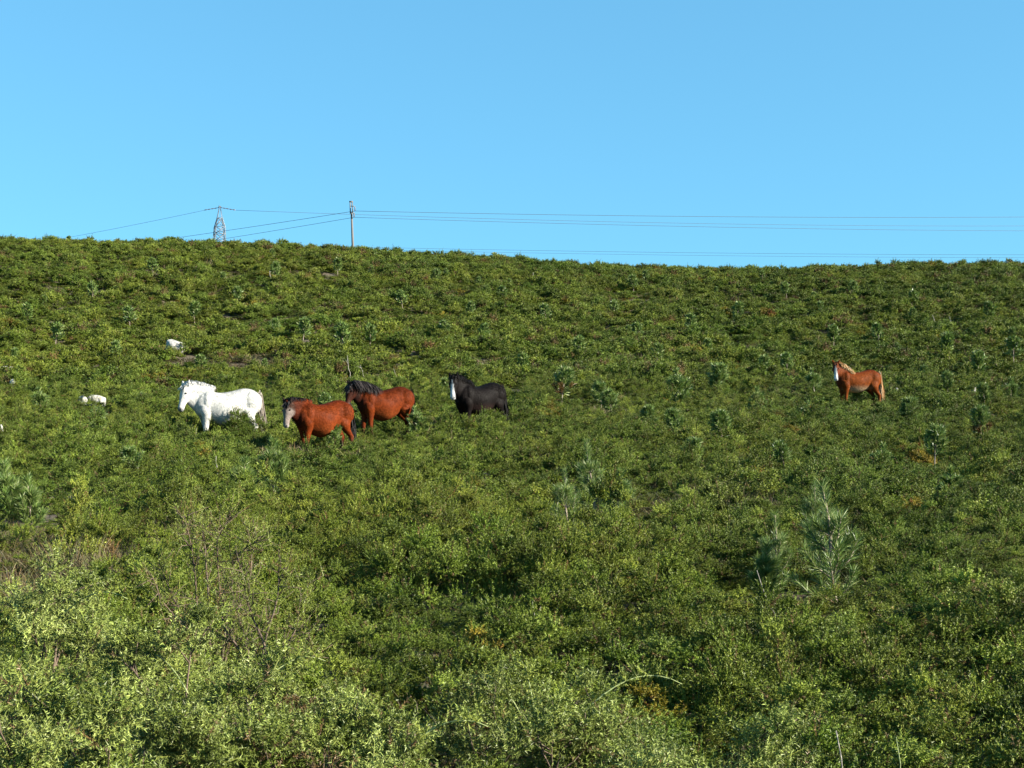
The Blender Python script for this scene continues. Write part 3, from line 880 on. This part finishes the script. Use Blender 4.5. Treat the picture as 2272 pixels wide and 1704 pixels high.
PINE = {'near': [pine_meshes(300 + k, 85, 0.0030, full=0.95, bare=0.11, nl=0.064) for k in range(4)],
        'near_bushy': [pine_meshes(320 + k, 95, 0.006, full=1.0, bare=0.10, nl=0.10) for k in range(2)],
        'mid': [pine_meshes(340 + k, 48, 0.013, full=0.95) for k in range(5)],
        'mid_rust': [pine_meshes(360 + k, 44, 0.013, rusty=0.75, full=0.9) for k in range(2)],
        'mid_bushy': [pine_meshes(370 + k, 50, 0.014, full=1.15, bare=0.10) for k in range(2)],
        'far': [pine_meshes(380 + k, 20, 0.026, full=0.85, bare=0.28) for k in range(5)]}
for ls in PINE.values():
    for a, b in ls:
        a.materials.append(M['bark']); b.materials.append(M['needle'])
_pr = random.Random(5)
taken = []
def pine(x, y, h, kind, label, group, wide=1.0):
    tm, cm = PINE[kind][_pr.randrange(len(PINE[kind]))]
    root = empty('pine_sapling', (x, y, gz(x, y) - 0.02), (0, 0, _pr.random() * 6.28))
    root.scale = (h * wide, h * wide, h)
    root.rotation_euler.x, root.rotation_euler.y = _pr.gauss(0, 0.09), _pr.gauss(0, 0.09)
    lk(bpy.data.objects.new('trunk', tm), root); lk(bpy.data.objects.new('crown', cm), root)
    tag(root, label, 'pine sapling', group)
    taken.append((x, y))
    return root
S = PW / 2212.0
def pine_px(u, vb, vt, kind, label, group=None, hb=0.30, wide=1.0):
    """a sapling whose visible foot and tip are at these rows of the photograph"""
    x, y = hit(u * S, vb * S, hb)
    zt = at(u * S, vt * S, y).z
    return pine(x, y, max(0.45, zt - gz(x, y)), kind, label, group, wide)

pine_px(1232, 1118, 1000, 'near', 'blue green pine sapling with a long bare pale stem, one of a close pair')
pine_px(1286, 1085, 940, 'near', 'tallest narrow pine sapling of the close pair, pale brown stem showing')
pine_px(1330, 1085, 1010, 'near_bushy', 'small bushy pine sapling crowding the foot of the close pair', wide=1.2)
pine_px(1672, 1228, 1095, 'near', 'pine sapling with a forked bleached stem beside the largest pine')
pine_px(1815, 1258, 1020, 'near', 'largest pine sapling, silvery needles and a stem forking low', wide=1.15)
pine_px(1762, 1140, 1030, 'near', 'slender pine sapling just uphill of the largest pine')
pine_px(1640, 1235, 1160, 'near_bushy', 'low bushy pine growing at the foot of the forked pine', wide=0.95)
pine_px(590, 1045, 945, 'near_bushy', 'bright green bushy pine below the red bay horse', wide=1.1)
pine_px(522, 1050, 985, 'near_bushy', 'squat dark green pine left of the bright green bushy pine', wide=1.3)
pine_px(716, 972, 912, 'mid', 'thin pine sapling with bare white stem in front of the red bay horse', hb=0.15)
pine_px(18, 1100, 990, 'near_bushy', 'bushy green pine near the rock fragment, tips bleached by the sun', wide=1.1)
pine_px(68, 1100, 1020, 'near_bushy', 'smaller green pine touching the bushy green pine', wide=1.1)
pine_px(1563, 948, 885, 'mid', 'round headed pine sapling on a leaning white stem')
pine_px(1466, 938, 880, 'mid', 'little pine sapling with a short white stem uphill of the round headed pine')
pine_px(2118, 942, 875, 'mid_rust', 'pine sapling with rusty lower needles and a white stem')
pine_px(2015, 985, 915, 'mid', 'wide topped pine sapling on a thin pale stem, downhill of the rusty pine')
pine_px(1960, 915, 858, 'mid', 'bushy pine sapling behind the chestnut horse\'s tail')
pine_px(1848, 868, 832, 'mid', 'young pine rising in front of the chestnut horse\'s belly', hb=0.2)
pine_px(1210, 865, 790, 'mid_rust', 'half dead pine sapling with orange brown needles')
pine_px(905, 925, 875, 'mid_bushy', 'dark bushy pine behind the rumps of the two bays')
pine_px(2130, 870, 825, 'mid', 'pine sapling beside the small white stone')
pine_px(960, 840, 815, 'mid', 'small pine sapling just behind the black horse\'s head')
GP = 'small pine saplings scattered through the gorse'
spots = [(1552, 848, 790), (1472, 865, 800), (1128, 800, 765), (1640, 800, 770), (2050, 775, 722), (2110, 810, 760), (1900, 740, 700), (1800, 745, 705),
         (740, 750, 700), (655, 730, 690), (590, 722, 690), (800, 745, 705), (965, 722, 695), (1040, 735, 700), (1250, 770, 730), (1380, 730, 700), (1490, 715, 680),
         (1590, 690, 655), (1700, 800, 765), (1760, 840, 800), (1530, 760, 735), (120, 740, 700), (280, 700, 665), (200, 640, 612), (420, 690, 655), (510, 650, 622), (60, 690, 660),
         (1370, 625, 598), (1180, 690, 660), (1090, 650, 622), (870, 660, 630), (940, 610, 585), (595, 600, 570), (730, 590, 562), (330, 590, 562), (1700, 640, 612), (1840, 640, 610), (1980, 660, 630),
         (2140, 690, 655), (2190, 780, 730), (1500, 990, 950), (1700, 990, 955), (1400, 920, 880), (1300, 870, 830), (300, 1000, 965), (210, 930, 885), (90, 880, 840), (430, 800, 770), (250, 770, 740),
         (1750, 905, 870), (1640, 880, 840), (2180, 860, 820), (2060, 1060, 1010), (1900, 1000, 960), (1420, 780, 745), (1010, 680, 655), (1330, 680, 652)]
for (u, vb, vt) in spots:
    x, y = hit(u * S, vb * S, 0.3)
    kd_ = 'far' if y > 48 else ('mid' if _pr.random() < 0.6 else 'mid_bushy')
    pine_px(u, vb, vt - 6, kd_, 'small blue green pine sapling poking out of the gorse', GP, wide=1.08)
tries = 0
extra = 0
while extra < 48 and tries < 4000:
    tries += 1
    y = 34 + 88 * _pr.random() ** 0.7
    x = (_pr.random() * 2 - 1) * (0.40 * y + 1)
    if any((x - a) ** 2 + (y - b) ** 2 < 3.0 for a, b in taken): continue
    if any(abs(x - hx) < 2.2 and -3.0 < y - hy < 1.5 for hx, hy in HPOS.values()): continue
    pine(x, y, 0.5 + 0.5 * _pr.random(), 'far' if y > 48 else 'mid', 'small blue green pine sapling poking out of the gorse', GP, 1.05)
    extra += 1

# ------------------------------------------------------------------ pale rocks
def rock(u, v, w_px, h_px, seed, mat, label, tilt=0.0, name='boulder'):
    x, y = hit(u * S, v * S, 0.30)
    m_px = y / (F_PX / S)
    w, h = w_px * m_px, h_px * m_px
    import bmesh
    rr = np.random.default_rng(seed)
    bm = bmesh.new(); bmesh.ops.create_icosphere(bm, subdivisions=4, radius=1.0)
    cuts = nrm(rr.normal(size=(11, 3)))
    for vv in bm.verts:
        p = np.array(vv.co)
        for c in cuts:                     # flat broken faces
            e = p @ c - 0.76
            if e > 0: p = p - c * e * 0.85
        p = p + 0.05 * np.array([math.sin(5 * p[1] + seed), math.sin(6 * p[2] + seed), math.sin(5 * p[0])])
        vv.co = p
    bm.transform(Matrix.Rotation(tilt, 4, 'Y') @ Matrix.Diagonal((w * 0.56, w * 0.42, h * 0.75, 1)))
    me = bpy.data.meshes.new('boulder'); bm.to_mesh(me); bm.free()
    me.polygons.foreach_set('use_smooth', np.ones(len(me.polygons), bool))
    me.materials.append(mat)
    zc = at(u * S, v * S, y).z + 0.02
    o = lk(bpy.data.objects.new(name, me)); o.location = (x, y, zc)
    # foot of the rock goes down into the ground so it stands on it
    foot = gz(x, y) - 0.06
    lo = min(vt_.co.z for vt_ in me.vertices) + zc
    if lo > foot:
        for vt_ in me.vertices:
            if vt_.co.z < 0: vt_.co.z *= (zc - foot) / (zc - lo)
    tag(o, label, 'rock')
    return o
rock(377, 754, 46, 30, 3, M['rock'], 'smooth white boulder uphill of the white horse', tilt=R(34))
rock(178, 868, 20, 16, 5, M['rock_l'], 'white knobbly rock at the end of the speckled rock')
rock(205, 866, 44, 18, 8, M['rock_l'], 'long speckled white rock lying in the gorse near the white horse')
rock(27, 828, 11, 12, 9, M['rock'], 'tiny white stone in a bare hollow')
rock(1, 940, 16, 28, 12, M['rock_l'], 'pale rock fragment beside bright green pines')
rock(2103, 841, 11, 7, 15, M['rock_d'], 'small grey white stone under a pine sapling')
rock(1937, 842, 6, 5, 17, M['rock_d'], 'small pale stone beside the chestnut horse')
rock(15, 797, 26, 8, 19, M['rock_l'], 'flat pale ledge of rock above the tiny white stone')

# ------------------------------------------------------------------ bare dead stems
def stem(u0, v0, u1, v1, label, rad=0.014, mat='dead', hb=0.2, forks=2, seed=0, name='dead_stem', dy=0.0):
    rr = random.Random(seed + int(u0))
    x, y = hit(u0 * S, v0 * S, hb)
    a = Vector((x, y, gz(x, y) - 0.03)); b = at(u1 * S, v1 * S, y + dy)
    av = at(u0 * S, v0 * S, y)
    a.x += (av.x - b.x) * 0.15
    T = Tris()
    n = 7
    P = []
    for i in range(n):
        t = i / (n - 1)
        q = a.lerp(b, t)
        k = 0.035 * (b - a).length * math.sin(t * 3.1)
        P.append((q.x + k * rr.uniform(-1, 1), q.y + k * rr.uniform(-1, 1), q.z))
    V, F = tube(P, np.linspace(rad, rad * 0.35, n), 6); T.add(V, F, (1, 1, 1))
    for f in range(forks):
        i = rr.randrange(3, n - 1)
        p = Vector(P[i]); L = (b - a).length * rr.uniform(0.15, 0.3)
        d = Vector((rr.uniform(-1, 1), rr.uniform(-.6, .6), rr.uniform(0.2, 1))).normalized()
        V, F = tube([p, p + d * L * 0.5 + Vector((0, 0, 0.01)), p + d * L], [rad * .55, rad * .4, rad * .2], 5); T.add(V, F, (1, 1, 1))
    me = T.mesh(name, smooth=True)
    o = bpy.data.objects.new(name, me)
    me.transform(Matrix.Translation(-a)); o.location = a
    lk(o); me.materials.append(M[mat])
    tag(o, label, 'dead stem' if mat != 'cane' else 'shoot')
    return o
stem(757, 812, 750, 768, 'taller of two bleached dead stems above the second bay horse', 0.018)
stem(788, 815, 778, 788, 'shorter leaning bleached stem beside the taller dead stem', 0.016, forks=1)
stem(862, 820, 850, 795, 'thin dead stem above the second bay horse\'s rump', 0.012, forks=0)
stem(1130, 800, 1127, 780, 'short white upright stem uphill of the black horse', 0.02, forks=0)
stem(1562, 852, 1553, 826, 'pale forked stem between two pines', 0.016)
stem(1642, 808, 1632, 785, 'crooked pale stem standing alone between two small pines', 0.018, forks=1)
stem(1912, 682, 1886, 672, 'bleached branch lying on the upper slope', 0.03, forks=1)
stem(2020, 692, 2014, 680, 'stubby white stump on the upper slope', 0.035, forks=0)
stem(2055, 694, 2050, 682, 'thin pale stick beside the stubby white stump', 0.025, forks=0)
stem(1200, 1110, 1205, 1085, 'short grey dead twig at the foot of the close pair of pines', 0.008, forks=1)
stem(1155, 1345, 1168, 1310, 'grey dead stalk leaning out of withered grass', 0.006, forks=0)
stem(1170, 1350, 1150, 1300, 'thin grey stalk crossing the leaning dead stalk', 0.005, forks=0)
stem(1836, 1665, 1806, 1578, 'straight bleached stalk leaning in the foreground gorse', 0.006, forks=0, hb=0.4)
stem(1945, 1660, 1936, 1592, 'slender yellow green stalk beside the straight bleached stalk', 0.004, mat='cane', forks=0, hb=0.4, name='green_stalk')
stem(1725, 1325, 1635, 1232, 'long thin pale stalk slanting below the forked pine', 0.005, forks=0, hb=0.35)
stem(300, 1010, 296, 985, 'short pale stem below the white horse', 0.012, forks=0)
stem(470, 1025, 467, 985, 'thin upright grey stem below the white horse\'s belly', 0.010, forks=0)
stem(2030, 690, 2100, 684, 'thin fallen stick on the upper slope', 0.018, forks=1)
stem(420, 955, 424, 925, 'pale sapling stem in the shade in front of the white horse', 0.010, forks=0)
stem(586, 605, 582, 585, 'pale snag standing just below the skyline', 0.035, forks=1)
stem(1150, 600, 1152, 588, 'tiny white snag near the skyline', 0.03, forks=0)

# each small pine is told apart by what it stands nearest to, and how near
LM = [('the %s horse' % n if n not in ('bay', 'dark_bay') else ('the red bay horse' if n == 'bay' else 'the long maned bay'), HPOS[n]) for n in ('white', 'bay', 'dark_bay', 'black')]
LM += [('the chestnut horse', HPOS['sorrel'])]
LMP = [('the white boulder', 377, 772), ('the speckled white rock', 200, 880), ('the flat pale ledge', 15, 805), ('the two bleached dead stems', 765, 815), ('the crooked pale stem', 1642, 810), ('the stubby white stump', 2020, 694),
       ('the half dead orange pine', 1210, 866), ('the round headed pine', 1563, 948), ('the rusty pine', 2118, 942), ('the close pair of pines', 1260, 1100), ('the largest pine', 1815, 1258), ('the pale snag', 586, 606),
       ('the tiny white snag', 1150, 600), ('the bleached lying branch', 1905, 684), ('the skyline below the concrete pole', 762, 556), ('the skyline below the pylon', 475, 545), ('the lowest dip of the skyline', 1450, 600), ('the skyline above the black horse', 1060, 580), ('the skyline above the chestnut horse', 1860, 590)]
LM += [(n, hit(u * S, v * S, 0.3)) for n, u, v in LMP]
cells = {}
for o in [o for o in bpy.data.objects if o.get('group') == GP]:
    best = min(LM, key=lambda l: (l[1][0] - o.location.x) ** 2 + (l[1][1] - o.location.y) ** 2)
    dx, dy = o.location.x - best[1][0], o.location.y - best[1][1]
    way = 'uphill of' if dy > abs(dx) else ('downhill of' if dy < -abs(dx) else ('level with' if dx < 0 else 'across the slope from'))
    if 'skyline' in best[0]: way = 'close to'
    cells.setdefault((way, best[0]), []).append(((dx * dx + dy * dy), o))
ORD = ['nearest', 'second nearest', 'third nearest', 'fourth nearest', 'fifth nearest', 'sixth nearest', 'seventh nearest', 'eighth nearest', 'ninth nearest', 'tenth nearest'] + [w + ' nearest' for w in 'eleventh twelfth thirteenth fourteenth fifteenth sixteenth seventeenth eighteenth nineteenth twentieth'.split()]
for (way, lm), ls in cells.items():
    ls.sort(key=lambda t: t[0])
    for k, (_, o) in enumerate(ls):
        nth = ORD[k] if k < len(ORD) else 'outlying'
        if way == 'level with': o['label'] = '%s pine sapling on the pylon side of %s' % (nth, lm)
        elif way == 'across the slope from': o['label'] = '%s pine sapling beyond %s from the pylon' % (nth, lm)
        else: o['label'] = '%s small pine sapling %s %s' % (nth, way, lm)

# ------------------------------------------------------------------ single bushes in the foreground
def gorse_bush(name, x, y, height, spread, nst, label, seed, density=1.0, pale=0.45, sparse=False, arch=()):
    """woody stems from one foot, twigs off them, spiny shoots on the twigs"""
    rng = np.random.default_rng(seed)
    root = empty(name, (x, y, gz(x, y) - 0.02))
    W, L = Tris(), Tris()
    Bs, Ds, Ls, Cs = [], [], [], []
    CB, CR = [], []
    for s in range(nst):
        az = s * 2.399 + rng.normal() * 0.4
        lean = spread * np.sqrt((s + 0.5) / nst)
        hh = height * (0.74 + 0.28 * rng.random()) * (1 - 0.40 * (lean / spread) ** 2)
        tip = np.array([math.cos(az) * lean, math.sin(az) * lean, hh])
        P = np.array([[0.05 * math.cos(az), 0.05 * math.sin(az), 0], tip * [0.30, 0.30, 0.45] + rng.normal(size=3) * 0.04, tip * [0.68, 0.68, 0.78] + rng.normal(size=3) * 0.04, tip])
        P = catmull(P, 5)
        V, F = tube(P, np.linspace(0.009, 0.0016, len(P)), 5); W.add(V, F, (1, 1, 1))
        ntw = int((10 if not sparse else 15) * density)
        for q in range(ntw):
            t = (0.12 if sparse else 0.4) + (0.88 if sparse else 0.6) * rng.random() ** 0.8
            i = min(int(t * (len(P) - 1)), len(P) - 2)
            p = P[i] + (P[i + 1] - P[i]) * rng.random()
            d = nrm(nrm(P[i + 1] - P[i]) * 0.5 + rng.normal(size=3) * 0.65 + np.array([math.cos(az), math.sin(az), 0]) * 0.2 + [0, 0, 0.3])
            Lt = (0.09 + 0.13 * rng.random()) * (1.15 - 0.5 * t)
            e = p + d * Lt
            V, F = tube([p, p + d * Lt * 0.5 + rng.normal(size=3) * 0.01, e], [0.0026, 0.0018, 0.001], 4); W.add(V, F, (1, 1, 1))
            if sparse:
                for z in range(4):
                    Bs.append(p + d * Lt * (0.3 + 0.7 * z / 3)); Ds.append(nrm(d * 0.55 + rng.normal(size=3) * 0.6 + [0, 0, 0.35])); Ls.append(0.04 + 0.045 * rng.random())
                    f = np.clip(pale + 0.3 * rng.normal(), 0, 1)
                    Cs.append(BROWN * (0.7 + 0.6 * rng.random()) if rng.random() < 0.14 else GREEN * (1 - f) + LIGHT * f)
            else:
                CB.append(p + d * Lt * 0.8); CR.append(0.042 + 0.042 * rng.random())
        if not sparse:
            CB.append(P[-1]); CR.append(0.07)
    if not sparse:
        cushions(L, rng, np.array(CB), np.array(CR), 32, 0.0135, 0.0031, 28, pale, 0.04, upright=0.3, light=SILVER)
    for (az, up, Lc) in arch:                                # long bare arching shoots
        d0 = np.array([math.cos(az) * 0.8, math.sin(az) * 0.8, up])
        p0 = np.array([math.cos(az) * 0.1, math.sin(az) * 0.1, height * 0.85])
        tt = np.linspace(0, 1, 10)[:, None]
        P = p0 + nrm(d0) * Lc * tt + np.array([0, 0, -1.0]) * (tt ** 2.2) * Lc * 0.5
        V, F = tube(P, np.linspace(0.0024, 0.0010, 10), 5)
        co_ = bpy.data.objects.new('arching_shoot', tri_mesh('arching_shoot', V, F, smooth=True)); lk(co_, root); co_.data.materials.append(M['cane'])
        for q in range(16):
            i = rng.integers(2, 9)
            Bs.append(P[i]); Ds.append(nrm(rng.normal(size=3) + [0, 0, 0.5])); Ls.append(0.03 + 0.025 * rng.random()); Cs.append(LIGHT)
    if Bs: spine_shoots(L, rng, np.array(Bs), np.array(Ds), np.array(Ls), 22, 0.0135, 0.0032, np.array(Cs), stem_w=0.0028)
    a = lk(bpy.data.objects.new('stem', W.mesh('stem', smooth=True)), root); a.data.materials.append(M['twig'])
    b = lk(bpy.data.objects.new('foliage', L.mesh('foliage')), root); b.data.materials.append(M['bush'])
    tag(root, label, 'gorse bush', 'single gorse bushes in the foreground')
    return root

def bush_at(u, v, dist):
    p = at(u * S, v * S, dist); return p.x, p.y, p.z
x, y, zt = bush_at(445, 1040, 7.4)
gorse_bush('gorse_bush', x + .05, y, zt - gz(x, y) + 0.1, 0.42, 8, 'tall straggly gorse bush with bare brown branches showing through', 51, 2.6, 0.5, sparse=True)
x, y, zt = bush_at(560, 1150, 6.8)
gorse_bush('gorse_bush', x, y, zt - gz(x, y) + 0.02, 0.36, 6, 'thin gorse bush with one bleached branch beside the tall straggly bush', 52, 2.0, 0.45, sparse=True)
x, y, zt = bush_at(120, 1250, 4.3)
gorse_bush('gorse_bush', x - .1, y, zt - gz(x, y) + 0.04, 0.75, 30, 'big dense silvery green gorse bush with long arching shoots', 53, 1.0, 0.60, arch=((-0.3, .9, .4), (2.0, .9, .35)))
x, y, zt = bush_at(470, 1370, 3.7)
gorse_bush('gorse_bush', x, y, zt - gz(x, y) + 0.02, 0.62, 26, 'dense pale green gorse bush crowding the big silvery one', 54, 1.0, 0.56, arch=((0.5, .9, .3), (2.6, 1.0, .3)))
x, y, zt = bush_at(150, 1480, 3.0)
gorse_bush('gorse_bush', x, y, zt - gz(x, y), 0.5, 20, 'low dark based gorse bush below the big silvery one', 55, 1.0, 0.5)
x, y, zt = bush_at(1180, 1440, 4.0)
gorse_bush('gorse_bush', x, y, zt - gz(x, y) + 0.02, 0.5, 18, 'gorse bush with a long pale shoot arching far out of it', 56, 1.0, 0.45, arch=((0.25, .75, .42), (1.9, 1.6, .32), (2.4, 1.0, .3)))
x, y, zt = bush_at(760, 1500, 3.4)
gorse_bush('gorse_bush', x, y, zt - gz(x, y), 0.5, 20, 'rounded gorse bush with a short bright curved shoot on top', 57, 1.0, 0.48, arch=((0.1, .9, .34),))
x, y, zt = bush_at(1560, 1560, 3.5)
gorse_bush('gorse_bush', x, y, zt - gz(x, y), 0.45, 16, 'yellow green gorse bush with a dark gap under its side', 58, 1.0, 0.40)

# ------------------------------------------------------------------ poles, pylon and wires beyond the crest
def box_bar(T, a, b, w):
    V, F = tube([a, b], [w * 0.707, w * 0.707], 4); T.add(V, F, (1, 1, 1))
def mesh_part(name, T, mat, parent, smooth=False):
    o = lk(bpy.data.objects.new(name, T.mesh(name, smooth)), parent); o.data.materials.append(mat); return o

PD = 150.0
ptop = at(758.5 * S, 434 * S, PD)
pbx = at(765 * S, 545 * S, PD).x
pole_base = Vector((pbx + 0.05, PD, gz(pbx, PD) - 0.3))
pr = empty('power_pole', pole_base)
tag(pr, 'grey concrete power pole standing alone on the skyline', 'power pole')
loc = lambda v: np.array(v - pole_base)
T = Tris()
tp = loc(ptop); H = tp[2]
V, F = tube([(0, 0, 0), tuple(tp * 0.5), tuple(tp * 0.86)], [0.19, 0.16, 0.13], 4); T.add(V, F, (1, 1, 1))
mesh_part('shaft', T, M['concrete'], pr)
for sg in (-1, 1):
    T = Tris(); q = tp * 0.86
    box_bar(T, q + [sg * .13, 0, -.1], tp + np.array([sg * .11, 0, -.12]), 0.10)
    mesh_part('top_leg', T, M['concrete'], pr)
T = Tris(); box_bar(T, tp + np.array([-.20, 0, -.08]), tp + np.array([.20, 0, -.08]), 0.14); mesh_part('cap', T, M['concrete'], pr)
arm_h = [0.935, 0.86]
att_pts = []
for q, hh in enumerate(arm_h):
    T = Tris(); c = tp * hh
    box_bar(T, c + [-.05, -.2, 0], c + [0.42 if q == 0 else .30, -.2, -0.04], 0.07)
    ao = mesh_part('arm', T, M['steel'], pr)
    e = c + np.array([0.42 if q == 0 else .30, -.2, -.06])
    T = Tris(); V, F = tube([e, e - [0, 0, .12], e - [0, 0, .24], e - [0, 0, .36], e - [0, 0, .48]], [.03, .06, .04, .06, .03], 8); T.add(V, F, (1, 1, 1))
    mesh_part('insulator', T, M['glass_i'], ao)
    att_pts.append(Vector(e - [0, 0, .48]) + pole_base)

YD = 300.0
apex = at(475 * S, 445 * S, YD)
yb = Vector((apex.x, YD, gz(apex.x, YD) - 0.3))
yr = empty('lattice_pylon', yb, (0, 0, R(24)))
tag(yr, 'galvanised lattice pylon with a pointed top half hidden by the skyline', 'pylon')
mp = YD / (F_PX / S)                      # metres for each unit of the picture at that distance
HA = apex.z - yb.z
lev = [(0, 2.8), (HA - 150 * mp, 1.6), (HA - 110 * mp, 1.28), (HA - 78 * mp, 1.1), (HA - 62 * mp, 1.06), (HA - 47 * mp, 1.0), (HA - 27 * mp, 0.52), (HA, 0.08)]
cr = [(-1, -1), (1, -1), (1, 1), (-1, 1)]
for k, (sx, sy) in enumerate(cr):
    T = Tris()
    V, F = tube([(sx * w, sy * w, z) for z, w in lev], [0.09, .08, .075, .07, .07, .065, .06, .05], 4); T.add(V, F, (1, 1, 1))
    mesh_part('corner_leg', T, M['steel'], yr)
for (z0, w0), (z1, w1) in zip(lev[:-1], lev[1:]):
    nb = 4 if z0 == 0 else 1
    for s in range(nb):
        za, zb = z0 + (z1 - z0) * s / nb, z0 + (z1 - z0) * (s + 1) / nb
        wa, wb = w0 + (w1 - w0) * s / nb, w0 + (w1 - w0) * (s + 1) / nb
        T = Tris()
        for j in range(4):
            a, b = cr[j], cr[(j + 1) % 4]
            if z1 < HA:
                box_bar(T, (a[0] * wa, a[1] * wa, za), (b[0] * wb, b[1] * wb, zb), 0.10)
                box_bar(T, (b[0] * wa, b[1] * wa, za), (a[0] * wb, a[1] * wb, zb), 0.10)
                box_bar(T, (a[0] * wb, a[1] * wb, zb), (b[0] * wb, b[1] * wb, zb), 0.095)
        if T.n: mesh_part('cross_bracing', T, M['steel'], yr)
T = Tris(); box_bar(T, (-.25, -.25, HA - .1), (.25, .25, HA - .1), 0.22); mesh_part('apex_cap', T, M['steel'], yr)
for sg in (-1, 1):
    T = Tris()
    a = np.array([sg * .2, 0, HA - .35]); n = 9
    P = [a + np.array([sg * 3.2 * i / n, 0, -0.55 * i / n]) for i in range(n + 1)]
    V, F = tube(P, [.04 if i % 2 else .11 for i in range(n + 1)], 6); T.add(V, F, (1, 1, 1))
    io = mesh_part('insulator_string', T, M['glass_i'], yr)
    io.rotation_euler = (0, 0, R(-24) + (0 if sg > 0 else 0))

def wire(a, b, sag, rad, label):
    a, b = Vector(a), Vector(b)
    n = 40
    P = []
    for i in range(n + 1):
        t = i / n
        p = a.lerp(b, t); p.z -= 4 * sag * t * (1 - t); P.append(p - a)
    V, F = tube(P, [rad] * (n + 1), 5)
    o = lk(bpy.data.objects.new('power_line', tri_mesh('power_line', V, F, smooth=True)))
    o.location = a; o.data.materials.append(M['wire'])
    tag(o, label, 'wire')
pu = lambda u, v, d: at(u * S, v * S, d)
wire(att_pts[0], pu(-260, 590, 260), 0.6, 0.022, 'upper wire sloping down from the concrete pole towards the pylon side')
wire(att_pts[1], pu(-160, 600, 260), 0.6, 0.020, 'lower wire sloping down from the concrete pole towards the pylon side')
wire(att_pts[0], pu(3100, 452, 190), 0.9, 0.021, 'upper wire running from the concrete pole out over the open side')
wire(att_pts[1], pu(3100, 492, 190), 0.9, 0.018, 'lower wire running from the concrete pole out over the open side')
ia = Vector((-3.2, 0, HA - .9)) + yb
ib = Vector((3.2, 0, HA - .9)) + yb
wire(ia, pu(-500, 600, 420), 2.0, 0.03, 'distant wire falling away from the pylon top beyond the hill')
wire(ib, pu(3100, 470, 420), 3.0, 0.034, 'distant wire running from the pylon top past the concrete pole')
wire(pu(700, 532, 330), pu(3100, 545, 330), 1.2, 0.028, 'upper of two faint wires just above the low skyline')
wire(pu(700, 537, 330), pu(3100, 552, 330), 1.2, 0.024, 'lower of two faint wires just above the low skyline')
